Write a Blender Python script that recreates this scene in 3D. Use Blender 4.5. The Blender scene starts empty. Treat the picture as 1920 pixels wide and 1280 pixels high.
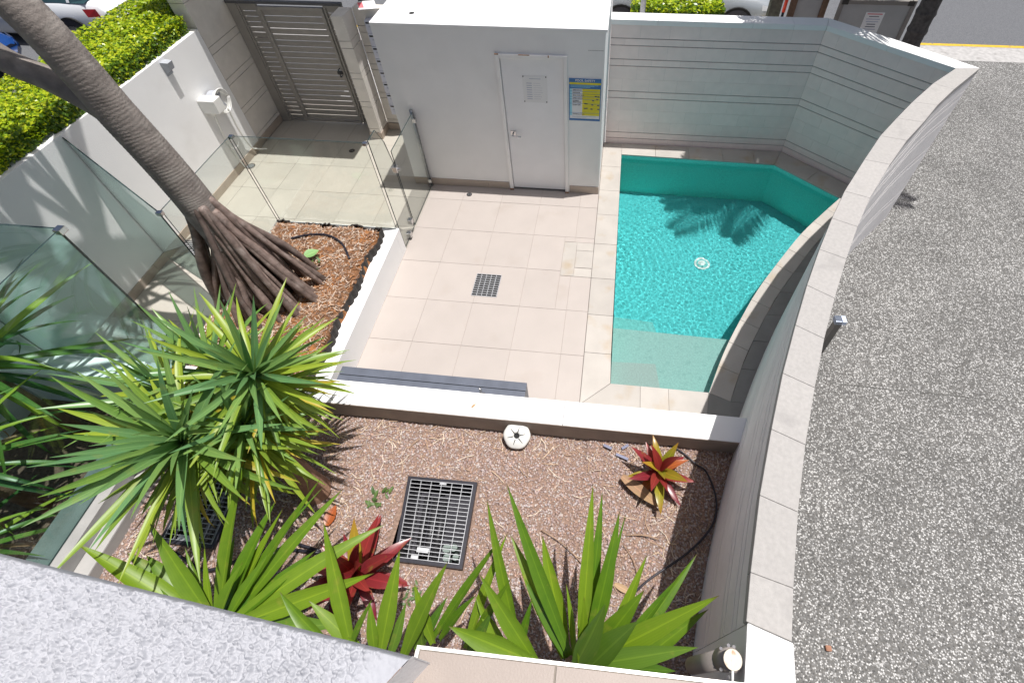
import bpy, bmesh, math, random
import numpy as np
from mathutils import Vector, Matrix
random.seed(7); rng = np.random.default_rng(7)
SC = bpy.context.scene
COL = SC.collection

# ------------------------------------------------------------------ camera, sky, sun, exposure
CAM = np.array([2.252, -5.700, 5.208])
ROT = np.array([[0.99394, 0.10847, -0.01722], [0.06891, -0.74238, -0.66642], [-0.08507, 0.66119, -0.74536]])
FPX, PX, PY = 958.9, 960 + 94.19, 640 - 152.78        # focal length and principal point in 1920x1280 pixels
_u, _s, _v = np.linalg.svd(ROT); ROT = _u @ _v
cd = bpy.data.cameras.new('camera'); cam = bpy.data.objects.new('camera', cd); COL.objects.link(cam)
cd.sensor_width = 36.0; cd.lens = FPX / 1920 * 36.0
cd.shift_x = -94.19 / 1920; cd.shift_y = -152.78 / 1920
cd.clip_start = 0.05; cd.clip_end = 500
r, d, f = ROT
cam.matrix_world = Matrix(((r[0], -d[0], -f[0], CAM[0]), (r[1], -d[1], -f[1], CAM[1]), (r[2], -d[2], -f[2], CAM[2]), (0, 0, 0, 1)))
SC.camera = cam
SUN = Vector((0.216, 0.062, 1.0)).normalized()
W = bpy.data.worlds.new('World'); SC.world = W; W.use_nodes = True
nt = W.node_tree; bg = nt.nodes['Background']
sky = nt.nodes.new('ShaderNodeTexSky'); sky.sky_type = 'NISHITA'; sky.sun_disc = False; sky.dust_density = 4.0; sky.ozone_density = 0.6; sky.air_density = 0.8
sky.sun_elevation = math.asin(SUN.z); sky.sun_rotation = math.atan2(SUN.x, SUN.y)
nt.links.new(sky.outputs[0], bg.inputs[0]); bg.inputs[1].default_value = 0.072
sl = bpy.data.lights.new('sun', 'SUN'); sl.energy = 4.4; sl.angle = math.radians(0.53); sl.color = (1.0, 0.97, 0.935)
so = bpy.data.objects.new('sun', sl); COL.objects.link(so); so.location = (0, 0, 12)
so.rotation_euler = SUN.to_track_quat('Z', 'Y').to_euler()
SC.view_settings.view_transform = 'Standard'; SC.view_settings.look = 'None'
SC.view_settings.gamma = 1.0; SC.view_settings.exposure = 0.2; SC.view_settings.use_curve_mapping = False
SC.render.engine = 'CYCLES'
SC.cycles.use_denoising = True
SC.cycles.max_bounces = 10; SC.cycles.transparent_max_bounces = 24; SC.cycles.transmission_bounces = 8
SC.cycles.sample_clamp_indirect = 6.0; SC.cycles.caustics_reflective = False

# ------------------------------------------------------------------ helpers
def ray(px, py):
    return ROT.T @ np.array([(px - PX) / FPX, (py - PY) / FPX, 1.0])
def at(px, py, z=None, y=None, x=None):
    d = ray(px, py)
    t = (z - CAM[2]) / d[2] if z is not None else (y - CAM[1]) / d[1] if y is not None else (x - CAM[0]) / d[0]
    return Vector((CAM + t * d).tolist())

def wloc(o):
    v = Vector((0, 0, 0))
    while o is not None:
        v = v + o.location; o = o.parent
    return v
def tag(o, label=None, cat=None, group=None, kind=None):
    if label: o['label'] = label
    if cat: o['category'] = cat
    if group: o['group'] = group
    if kind: o['kind'] = kind
    return o
def thing(name, label, cat, loc=(0, 0, 0), group=None):
    o = bpy.data.objects.new(name, None); COL.objects.link(o); o.location = loc; o.empty_display_size = 0.1
    return tag(o, label, cat, group)
def mk(name, verts, faces, mat, parent=None, smooth=False, mats=None, fmat=None):
    off = np.array(wloc(parent)) if parent is not None else np.zeros(3)
    v = np.asarray(verts, dtype=np.float64).reshape(-1, 3) - off
    me = bpy.data.meshes.new(name); me.from_pydata(v.tolist(), [], [tuple(int(i) for i in f_) for f_ in faces])
    for m_ in (mats or [mat]): me.materials.append(m_)
    if fmat is not None: me.polygons.foreach_set('material_index', np.asarray(fmat, dtype=np.int32))
    if smooth: me.polygons.foreach_set('use_smooth', np.ones(len(me.polygons), dtype=bool))
    me.validate(); me.update()
    o = bpy.data.objects.new(name, me); COL.objects.link(o)
    if parent is not None: o.parent = parent
    return o
def inst(name, me, parent, M):
    """another object on mesh data me, world matrix M (parents carry no rotation)"""
    o = bpy.data.objects.new(name, me); COL.objects.link(o)
    if parent is not None:
        o.parent = parent; M = Matrix.Translation(-wloc(parent)) @ M
    o.matrix_basis = M
    return o
def bmobj(name, bm, mat, parent=None, smooth=False):
    bmesh.ops.recalc_face_normals(bm, faces=bm.faces)
    off = wloc(parent) if parent is not None else Vector((0, 0, 0))
    bmesh.ops.translate(bm, vec=-off, verts=bm.verts)
    me = bpy.data.meshes.new(name); bm.to_mesh(me); bm.free()
    me.materials.append(mat)
    if smooth:
        for p in me.polygons: p.use_smooth = True
    o = bpy.data.objects.new(name, me); COL.objects.link(o)
    if parent is not None: o.parent = parent
    return o
BOXF = [(0, 3, 2, 1), (4, 5, 6, 7), (0, 1, 5, 4), (1, 2, 6, 5), (2, 3, 7, 6), (3, 0, 4, 7)]
def boxv(x0, x1, y0, y1, z0, z1):
    return [(x0, y0, z0), (x1, y0, z0), (x1, y1, z0), (x0, y1, z0), (x0, y0, z1), (x1, y0, z1), (x1, y1, z1), (x0, y1, z1)]
def box(name, x0, x1, y0, y1, z0, z1, mat, parent=None, bevel=0.0, seg=2):
    if not bevel: return mk(name, boxv(x0, x1, y0, y1, z0, z1), BOXF, mat, parent)
    bm = bmesh.new(); vs = [bm.verts.new(v) for v in boxv(x0, x1, y0, y1, z0, z1)]
    for f_ in BOXF: bm.faces.new([vs[i] for i in f_])
    bmesh.ops.bevel(bm, geom=bm.edges[:], offset=bevel, segments=seg, affect='EDGES', profile=0.6)
    return bmobj(name, bm, mat, parent)
def prism(name, poly, z0, z1, mat, parent=None, bevel=0.0):
    n = len(poly)
    a = sum(poly[i][0] * poly[(i + 1) % n][1] - poly[(i + 1) % n][0] * poly[i][1] for i in range(n))
    if a < 0: poly = list(reversed(poly))
    v = [(p[0], p[1], z0) for p in poly] + [(p[0], p[1], z1) for p in poly]
    fs = [tuple(reversed(range(n))), tuple(range(n, 2 * n))] + [(i, (i + 1) % n, n + (i + 1) % n, n + i) for i in range(n)]
    if not bevel: return mk(name, v, fs, mat, parent)
    bm = bmesh.new(); vs = [bm.verts.new(x) for x in v]
    for f_ in fs: bm.faces.new([vs[i] for i in f_])
    bmesh.ops.bevel(bm, geom=bm.edges[:], offset=bevel, segments=1, affect='EDGES')
    return bmobj(name, bm, mat, parent)
def obox(name, c, ax, ay, az, mat, parent=None):
    """box from a centre and three half-axis vectors"""
    c, ax, ay, az = map(Vector, (c, ax, ay, az))
    v = [c - ax - ay - az, c + ax - ay - az, c + ax + ay - az, c - ax + ay - az, c - ax - ay + az, c + ax - ay + az, c + ax + ay + az, c - ax + ay + az]
    return mk(name, [tuple(p) for p in v], BOXF, mat, parent)
def tubev(pts, rad, n=10, cap=True):
    pts = [Vector(p) for p in pts]; rad = rad if hasattr(rad, '__len__') else [rad] * len(pts)
    V, F = [], []; up = None
    for i, p in enumerate(pts):
        t = (pts[min(i + 1, len(pts) - 1)] - pts[max(i - 1, 0)]).normalized()
        if up is None: up = t.orthogonal().normalized()
        up = (up - t * up.dot(t)).normalized(); w = t.cross(up)
        for k in range(n):
            a = 2 * math.pi * k / n
            V.append(tuple(p + (up * math.cos(a) + w * math.sin(a)) * rad[i]))
    for i in range(len(pts) - 1):
        for k in range(n):
            a, b = i * n + k, i * n + (k + 1) % n
            F.append((a, b, b + n, a + n))
    if cap:
        F.append(tuple(reversed(range(n)))); F.append(tuple(range((len(pts) - 1) * n, len(pts) * n)))
    return V, F
def tube(name, pts, rad, mat, parent=None, n=10, smooth=True):
    V, F = tubev(pts, rad, n); return mk(name, V, F, mat, parent, smooth)
def spline(pts, k=6):
    """Catmull-Rom through pts"""
    P = [Vector(p) for p in pts]; out = []
    for i in range(len(P) - 1):
        p0, p1, p2, p3 = P[max(i - 1, 0)], P[i], P[i + 1], P[min(i + 2, len(P) - 1)]
        for j in range(k):
            t = j / k
            out.append(0.5 * ((2 * p1) + (p2 - p0) * t + (2 * p0 - 5 * p1 + 4 * p2 - p3) * t * t + (3 * p1 - p0 - 3 * p2 + p3) * t ** 3))
    out.append(P[-1]); return out
def disc(name, c, r0, h, mat, parent=None, n=24, r1=None, axis=(0, 0, 1)):
    a = Vector(axis).normalized(); c = Vector(c)
    return tube(name, [c, c + a * h], [r0, r1 if r1 is not None else r0], mat, parent, n, smooth=False)
def vnoise(x, y, seed=0, oct=1, gain=0.5):
    """value noise on numpy arrays"""
    out = 0; amp = 1.0
    for o_ in range(oct):
        g = np.random.default_rng(seed + o_).random((256, 256))
        xi, yi = np.floor(x).astype(int), np.floor(y).astype(int); fx, fy = x - xi, y - yi
        fx = fx * fx * (3 - 2 * fx); fy = fy * fy * (3 - 2 * fy)
        a, b = g[xi % 256, yi % 256], g[(xi + 1) % 256, yi % 256]; c_, d_ = g[xi % 256, (yi + 1) % 256], g[(xi + 1) % 256, (yi + 1) % 256]
        out = out + amp * ((a * (1 - fx) + b * fx) * (1 - fy) + (c_ * (1 - fx) + d_ * fx) * fy - 0.5)
        x, y, amp = x * 2.03, y * 2.03, amp * gain
    return out
def bulk(name, V, F, mat, parent=None, smooth=False, mats=None, fmat=None):
    """fast mesh from arrays: V (n,3), F (m,k)"""
    V = np.asarray(V, dtype=np.float32); F = np.asarray(F, dtype=np.int32)
    if parent is not None: V = V - np.array(wloc(parent), dtype=np.float32)
    me = bpy.data.meshes.new(name); k = F.shape[1]
    me.vertices.add(len(V)); me.vertices.foreach_set('co', V.ravel())
    me.loops.add(F.size); me.loops.foreach_set('vertex_index', F.ravel())
    me.polygons.add(len(F)); me.polygons.foreach_set('loop_start', np.arange(0, F.size, k, dtype=np.int32))
    if smooth: me.polygons.foreach_set('use_smooth', np.ones(len(F), dtype=bool))
    for m_ in (mats or [mat]): me.materials.append(m_)
    if fmat is not None: me.polygons.foreach_set('material_index', np.asarray(fmat, dtype=np.int32))
    me.update(calc_edges=True); me.validate()
    o = bpy.data.objects.new(name, me); COL.objects.link(o)
    if parent is not None: o.parent = parent
    return o

# ------------------------------------------------------------------ materials
MATS = {}
def mat(name, col, rough=0.6, var=0.08, scale=6.0, bump=0.0, bscale=60.0, metal=0.0, spec=0.4, orand=0.0, stain=None, stain_scale=3.0, stain_lo=0.55, stain_hi=0.75, bdist=0.01, trans=0.0, detail=4.0):
    if name in MATS: return MATS[name]
    m = bpy.data.materials.new(name); m.use_nodes = True; N = m.node_tree; L = N.links
    b = N.nodes['Principled BSDF']
    b.inputs['Roughness'].default_value = rough; b.inputs['Metallic'].default_value = metal; b.inputs['Specular IOR Level'].default_value = spec
    geo = N.nodes.new('ShaderNodeNewGeometry')
    no = N.nodes.new('ShaderNodeTexNoise'); no.inputs['Scale'].default_value = scale; no.inputs['Detail'].default_value = detail
    L.new(geo.outputs['Position'], no.inputs['Vector'])
    rp = N.nodes.new('ShaderNodeValToRGB'); rp.color_ramp.elements[0].position = 0.3; rp.color_ramp.elements[1].position = 0.7
    lo = tuple(max(0, c_ * (1 - var)) for c_ in col); hi = tuple(min(1, c_ * (1 + var)) for c_ in col)
    rp.color_ramp.elements[0].color = (*lo, 1); rp.color_ramp.elements[1].color = (*hi, 1)
    L.new(no.outputs['Fac'], rp.inputs['Fac']); out = rp.outputs['Color']
    if stain:
        n2 = N.nodes.new('ShaderNodeTexNoise'); n2.inputs['Scale'].default_value = stain_scale; n2.inputs['Detail'].default_value = 5
        L.new(geo.outputs['Position'], n2.inputs['Vector'])
        r2 = N.nodes.new('ShaderNodeValToRGB'); r2.color_ramp.elements[0].position = stain_lo; r2.color_ramp.elements[1].position = stain_hi
        L.new(n2.outputs['Fac'], r2.inputs['Fac'])
        mx = N.nodes.new('ShaderNodeMixRGB'); L.new(r2.outputs['Color'], mx.inputs['Fac']); L.new(out, mx.inputs['Color1']); mx.inputs['Color2'].default_value = (*stain, 1)
        out = mx.outputs['Color']
    if orand:
        oi = N.nodes.new('ShaderNodeObjectInfo'); mr = N.nodes.new('ShaderNodeMapRange')
        mr.inputs['To Min'].default_value = 1 - orand; mr.inputs['To Max'].default_value = 1 + orand
        L.new(oi.outputs['Random'], mr.inputs['Value'])
        mm = N.nodes.new('ShaderNodeVectorMath'); mm.operation = 'SCALE'
        L.new(out, mm.inputs[0]); L.new(mr.outputs[0], mm.inputs['Scale']); out = mm.outputs[0]
    L.new(out, b.inputs['Base Color'])
    if bump:
        n3 = N.nodes.new('ShaderNodeTexNoise'); n3.inputs['Scale'].default_value = bscale; n3.inputs['Detail'].default_value = 5
        L.new(geo.outputs['Position'], n3.inputs['Vector'])
        bp = N.nodes.new('ShaderNodeBump'); bp.inputs['Strength'].default_value = bump; bp.inputs['Distance'].default_value = bdist
        L.new(n3.outputs['Fac'], bp.inputs['Height']); L.new(bp.outputs[0], b.inputs['Normal'])
    if trans:
        tb = N.nodes.new('ShaderNodeBsdfTranslucent'); L.new(out, tb.inputs['Color'])
        ms = N.nodes.new('ShaderNodeMixShader'); ms.inputs[0].default_value = trans
        L.new(b.outputs[0], ms.inputs[1]); L.new(tb.outputs[0], ms.inputs[2]); L.new(ms.outputs[0], N.nodes['Material Output'].inputs['Surface'])
    MATS[name] = m; return m

white_render = mat('white_render', (0.87, 0.87, 0.865), 0.85, 0.02, 2.5, 0.25, 90, stain=(0.74, 0.73, 0.71), stain_scale=1.4, stain_lo=0.62, stain_hi=0.9)
grey_render = mat('grey_render', (0.87, 0.865, 0.845), 0.85, 0.03, 2.0, 0.2, 80, stain=(0.77, 0.76, 0.74), stain_scale=1.7, stain_lo=0.55, stain_hi=0.95)
block_paint = mat('block_paint', (0.92, 0.78, 0.74), 0.8, 0.03, 9, 0.35, 120, orand=0.03, stain=(0.74, 0.67, 0.635), stain_scale=1.3, stain_lo=0.58, stain_hi=0.95)
block_paint_cool = mat('block_paint_cool', (0.84, 0.815, 0.80), 0.8, 0.03, 9, 0.35, 120, orand=0.03, stain=(0.68, 0.655, 0.64), stain_scale=1.3, stain_lo=0.58, stain_hi=0.95)
mortar = mat('mortar', (0.42, 0.40, 0.385), 0.9, 0.08, 20)  # darker than the paint over the joints: groove shade put into the colour
cream_block = mat('cream_block', (0.76, 0.72, 0.66), 0.8, 0.06, 6, 0.3, 110, orand=0.03)
coping_mat = mat('coping_concrete', (0.40, 0.385, 0.37), 0.85, 0.07, 40, 0.3, 150, orand=0.03, stain=(0.29, 0.28, 0.272), stain_scale=4, stain_lo=0.60, stain_hi=0.85)
tile_mat = mat('porcelain_tile', (0.44, 0.395, 0.365), 0.42, 0.03, 3, 0.05, 150, orand=0.025, stain=(0.39, 0.335, 0.295), stain_scale=2.2, stain_lo=0.60, stain_hi=0.9)
tile_cream = mat('porcelain_tile_cream', (0.47, 0.44, 0.385), 0.45, 0.04, 3, 0.05, 150, orand=0.03, stain=(0.41, 0.37, 0.31), stain_scale=2.0, stain_lo=0.58, stain_hi=0.9)
grout = mat('grout', (0.39, 0.35, 0.32), 0.9, 0.1, 20)
skirt_mat = mat('skirting_tile', (0.46, 0.385, 0.32), 0.5, 0.05, 6, orand=0.03)
sandstone = mat('sandstone', (0.44, 0.41, 0.375), 0.55, 0.06, 4, 0.08, 120, orand=0.06, stain=(0.39, 0.30, 0.195), stain_scale=3.2, stain_lo=0.56, stain_hi=0.82)
sandstone_shaded = mat('sandstone_shaded', (0.235, 0.23, 0.215), 0.6, 0.10, 5, 0.08, 120, orand=0.06, stain=(0.30, 0.285, 0.26), stain_scale=2.6, stain_lo=0.5, stain_hi=0.8)  # paving stone darkened: the wall's shadow is put into its colour
pool_mat = mat('pool_pebble', (0.075, 0.545, 0.58), 0.6, 0.14, 55, 0.3, 90, detail=6, stain=(0.035, 0.43, 0.47), stain_scale=25, stain_lo=0.56, stain_hi=0.72)
shelf_mat = mat('pool_shelf_pebble', (0.33, 0.545, 0.52), 0.6, 0.12, 55, 0.3, 90, detail=6, stain=(0.26, 0.46, 0.44), stain_scale=18, stain_lo=0.56, stain_hi=0.72)
step_mat = mat('pool_step_pebble', (0.16, 0.54, 0.535), 0.6, 0.12, 55, 0.3, 90, detail=6)
door_mat = mat('door_paint', (0.86, 0.86, 0.86), 0.45, 0.03, 3)
frame_mat = mat('door_frame_paint', (0.88, 0.87, 0.85), 0.45, 0.03, 5)
rust = mat('rust', (0.28, 0.12, 0.04), 0.9, 0.4, 40)
steel = mat('stainless_steel', (0.60, 0.60, 0.61), 0.22, 0.08, 20, metal=1.0)
dark_metal = mat('dark_metal', (0.05, 0.05, 0.055), 0.4, 0.2, 20, metal=0.3)
galv = mat('galvanised_steel', (0.47, 0.48, 0.50), 0.45, 0.12, 40, metal=0.6)
gate_mat = mat('gate_aluminium', (0.31, 0.288, 0.265), 0.5, 0.05, 10, metal=0.1, orand=0.05)
black_plastic = mat('black_plastic', (0.022, 0.021, 0.03), 0.38, 0.25, 30)
white_plastic = mat('white_plastic', (0.78, 0.78, 0.75), 0.35, 0.03, 10)
grey_plastic = mat('grey_plastic', (0.42, 0.44, 0.48), 0.4, 0.05, 10)
bench_mat = mat('bench_slate', (0.105, 0.118, 0.15), 0.42, 0.12, 8, 0.1, 60, orand=0.1)
dark_void = mat('dark_void', (0.02, 0.02, 0.02), 0.9, 0.3, 10)
asphalt = mat('asphalt', (0.135, 0.14, 0.15), 0.9, 0.30, 60, 0.4, 200, detail=6)
kerb_mat = mat('kerb_concrete', (0.42, 0.41, 0.40), 0.85, 0.15, 12, 0.2, 90, stain=(0.22, 0.21, 0.20), stain_scale=5, stain_lo=0.6, stain_hi=0.75)
path_mat = mat('path_concrete', (0.60, 0.60, 0.60), 0.85, 0.08, 10)
yellow_paint = mat('yellow_paint', (0.62, 0.40, 0.03), 0.7, 0.15, 15, stain=(0.30, 0.24, 0.10), stain_scale=9, stain_lo=0.62, stain_hi=0.7)
soil = mat('soil', (0.12, 0.078, 0.055), 0.95, 0.4, 30, 0.8, 60)
bark = mat('pandanus_bark', (0.23, 0.20, 0.18), 0.6, 0.25, 9, 0.5, 60, stain=(0.34, 0.305, 0.275), stain_scale=7, stain_lo=0.5, stain_hi=0.75)
root_mat = mat('prop_root_bark', (0.19, 0.14, 0.12), 0.45, 0.35, 14, 0.7, 80, orand=0.3, stain=(0.32, 0.26, 0.23), stain_scale=9, stain_lo=0.55, stain_hi=0.72)
yucca_bark = mat('yucca_bark', (0.30, 0.175, 0.115), 0.85, 0.25, 18, 0.7, 50)
palm_bark = mat('palm_bark', (0.085, 0.08, 0.075), 0.9, 0.35, 20, 0.7, 60)
pipe_mat = mat('painted_pipe', (0.33, 0.29, 0.265), 0.5, 0.05, 10)
cream_paint = mat('cream_tile_ledge', (0.345, 0.29, 0.255), 0.5, 0.04, 14, 0.1, 200, orand=0.02)
timber = mat('brown_timber', (0.16, 0.10, 0.065), 0.8, 0.25, 15)
panel_grey = mat('panel_grey', (0.40, 0.40, 0.39), 0.6, 0.05, 5)
paper = mat('paper', (0.80, 0.80, 0.79), 0.7, 0.02, 5)
ink = mat('ink', (0.10, 0.11, 0.14), 0.7, 0.05, 5)
ink_pale = mat('ink_pale', (0.45, 0.47, 0.56), 0.7, 0.05, 5)
red_ink = mat('red_ink', (0.65, 0.05, 0.07), 0.6, 0.05, 5)
sign_blue = mat('sign_blue', (0.03, 0.16, 0.40), 0.4, 0.04, 5)
sign_cyan = mat('sign_cyan', (0.32, 0.68, 0.80), 0.4, 0.04, 5)
sign_yellow = mat('sign_yellow', (0.74, 0.66, 0.03), 0.4, 0.04, 5)
letter_blue = mat('letterbox_enamel', (0.60, 0.62, 0.72), 0.4, 0.04, 8)

def leafmat(name, a, b, rough=0.38, trans=0.30, along=None, blotch=(0.36, 0.32, 0.06)):
    """leaf: colour runs from a to b over each object's random value, fine streaks along the blade"""
    m = bpy.data.materials.new(name); m.use_nodes = True; N = m.node_tree; L = N.links; p = N.nodes['Principled BSDF']
    oi = N.nodes.new('ShaderNodeObjectInfo'); geo = N.nodes.new('ShaderNodeNewGeometry')
    no = N.nodes.new('ShaderNodeTexNoise'); no.inputs['Scale'].default_value = 14; L.new(geo.outputs['Position'], no.inputs['Vector'])
    ad = N.nodes.new('ShaderNodeMath'); ad.operation = 'MULTIPLY_ADD'; L.new(no.outputs['Fac'], ad.inputs[0]); ad.inputs[1].default_value = 0.5
    L.new(oi.outputs['Random'], ad.inputs[2])
    rp = N.nodes.new('ShaderNodeValToRGB'); rp.color_ramp.elements[0].position = 0.2; rp.color_ramp.elements[1].position = 1.25
    rp.color_ramp.elements[0].color = (*a, 1); rp.color_ramp.elements[1].color = (*b, 1); rp.color_ramp.elements[1].position = 1.0
    L.new(ad.outputs[0], rp.inputs['Fac']); out = rp.outputs['Color']
    # pale midrib and veins from the mesh's own uv
    uv = N.nodes.new('ShaderNodeUVMap'); sp = N.nodes.new('ShaderNodeSeparateXYZ'); L.new(uv.outputs[0], sp.inputs[0])
    wv = N.nodes.new('ShaderNodeMath'); wv.operation = 'SINE'; mu = N.nodes.new('ShaderNodeMath'); mu.operation = 'MULTIPLY'; mu.inputs[1].default_value = 55.0
    L.new(sp.outputs[1], mu.inputs[0]); L.new(mu.outputs[0], wv.inputs[0])
    mr = N.nodes.new('ShaderNodeMapRange'); mr.inputs['From Min'].default_value = -1; mr.inputs['To Min'].default_value = 0.955; mr.inputs['To Max'].default_value = 1.03
    L.new(wv.outputs[0], mr.inputs['Value'])
    sc = N.nodes.new('ShaderNodeVectorMath'); sc.operation = 'SCALE'; L.new(out, sc.inputs[0]); L.new(mr.outputs[0], sc.inputs['Scale']); out = sc.outputs[0]
    # paler midrib, and yellowing blotches
    ab = N.nodes.new('ShaderNodeMath'); ab.operation = 'COMPARE'; L.new(sp.outputs[1], ab.inputs[0]); ab.inputs[1].default_value = 0.5; ab.inputs[2].default_value = 0.045
    mb = N.nodes.new('ShaderNodeMixRGB'); mb.blend_type = 'MULTIPLY'; mb.inputs['Color2'].default_value = (1.35, 1.25, 1.3, 1); L.new(ab.outputs[0], mb.inputs['Fac']); L.new(out, mb.inputs['Color1']); out = mb.outputs['Color']
    nb_ = N.nodes.new('ShaderNodeTexNoise'); nb_.inputs['Scale'].default_value = 11; nb_.inputs['Detail'].default_value = 6; L.new(geo.outputs['Position'], nb_.inputs['Vector'])
    rb = N.nodes.new('ShaderNodeValToRGB'); rb.color_ramp.elements[0].position = 0.60; rb.color_ramp.elements[1].position = 0.78; rb.color_ramp.elements[1].color = (0.45, 0.45, 0.45, 1); L.new(nb_.outputs['Fac'], rb.inputs['Fac'])
    mz = N.nodes.new('ShaderNodeMixRGB'); mz.inputs['Color2'].default_value = (*blotch, 1); L.new(rb.outputs['Color'], mz.inputs['Fac']); L.new(out, mz.inputs['Color1']); out = mz.outputs['Color']
    if along:   # another colour towards the tip, a property of the leaf
        r2 = N.nodes.new('ShaderNodeValToRGB'); r2.color_ramp.elements[0].position = along[0]; r2.color_ramp.elements[1].position = along[1]
        L.new(sp.outputs[0], r2.inputs['Fac']); mx = N.nodes.new('ShaderNodeMixRGB'); L.new(r2.outputs['Color'], mx.inputs['Fac'])
        L.new(out, mx.inputs['Color1']); mx.inputs['Color2'].default_value = (*along[2], 1); out = mx.outputs['Color']
    L.new(out, p.inputs['Base Color']); p.inputs['Roughness'].default_value = rough
    tb = N.nodes.new('ShaderNodeBsdfTranslucent'); L.new(out, tb.inputs['Color'])
    ms = N.nodes.new('ShaderNodeMixShader'); ms.inputs[0].default_value = trans
    L.new(p.outputs[0], ms.inputs[1]); L.new(tb.outputs[0], ms.inputs[2]); L.new(ms.outputs[0], N.nodes['Material Output'].inputs['Surface'])
    return m
yucca_leaf = leafmat('yucca_leaf', (0.13, 0.27, 0.05), (0.28, 0.38, 0.035), 0.40, 0.28)
yucca_blue = leafmat('yucca_leaf_young', (0.12, 0.27, 0.11), (0.20, 0.34, 0.085), 0.34, 0.22)
yucca_old = leafmat('yucca_leaf_old', (0.46, 0.36, 0.03), (0.33, 0.36, 0.035), 0.5, 0.25)
broad_leaf = leafmat('broad_leaf', (0.075, 0.175, 0.010), (0.175, 0.285, 0.016), 0.42, 0.25, (0.93, 1.0, (0.10, 0.06, 0.02)))
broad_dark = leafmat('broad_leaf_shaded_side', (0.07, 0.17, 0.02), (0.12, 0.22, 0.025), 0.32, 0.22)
red_leaf = leafmat('cordyline_leaf_red', (0.17, 0.012, 0.03), (0.30, 0.04, 0.035), 0.30, 0.25)
orange_leaf = leafmat('cordyline_leaf_orange', (0.40, 0.10, 0.03), (0.46, 0.17, 0.03), 0.30, 0.25)
lime_leaf = leafmat('cordyline_leaf_lime', (0.30, 0.32, 0.03), (0.42, 0.30, 0.03), 0.30, 0.30, (0.6, 1.0, (0.40, 0.20, 0.03)))
palm_leaf = leafmat('palm_leaf', (0.04, 0.12, 0.03), (0.10, 0.21, 0.03), 0.35, 0.3)
dead_leaf = leafmat('dead_leaf', (0.33, 0.19, 0.10), (0.45, 0.30, 0.17), 0.7, 0.1)
hedge_leaf = leafmat('hedge_leaf', (0.11, 0.22, 0.015), (0.27, 0.34, 0.02), 0.28, 0.35)

def glass_mat(name, tint, gloss_tint=(1, 1, 1)):
    m = bpy.data.materials.new(name); m.use_nodes = True; N = m.node_tree; L = N.links
    for n in list(N.nodes):
        if n.type == 'BSDF_PRINCIPLED': N.nodes.remove(n)
    t = N.nodes.new('ShaderNodeBsdfTransparent'); t.inputs[0].default_value = (*tint, 1)
    g = N.nodes.new('ShaderNodeBsdfGlossy'); g.inputs['Roughness'].default_value = 0.0; g.inputs[0].default_value = (*gloss_tint, 1)
    lw_ = N.nodes.new('ShaderNodeLayerWeight'); lw_.inputs[0].default_value = 0.5
    pw_ = N.nodes.new('ShaderNodeMath'); pw_.operation = 'POWER'; pw_.inputs[1].default_value = 4.0; L.new(lw_.outputs['Facing'], pw_.inputs[0])
    fr = N.nodes.new('ShaderNodeMath'); fr.operation = 'MULTIPLY_ADD'; fr.inputs[1].default_value = 0.90; fr.inputs[2].default_value = 0.04; L.new(pw_.outputs[0], fr.inputs[0])
    ms = N.nodes.new('ShaderNodeMixShader'); L.new(fr.outputs[0], ms.inputs[0]); L.new(t.outputs[0], ms.inputs[1]); L.new(g.outputs[0], ms.inputs[2])
    L.new(ms.outputs[0], N.nodes['Material Output'].inputs['Surface']); return m
fence_glass = glass_mat('fence_glass', (0.93, 0.95, 0.935))
green_glass = glass_mat('green_glass', (0.82, 0.935, 0.915))
glass_edge = mat('glass_edge', (0.03, 0.05, 0.05), 0.15, 0.2, 10)

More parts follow.
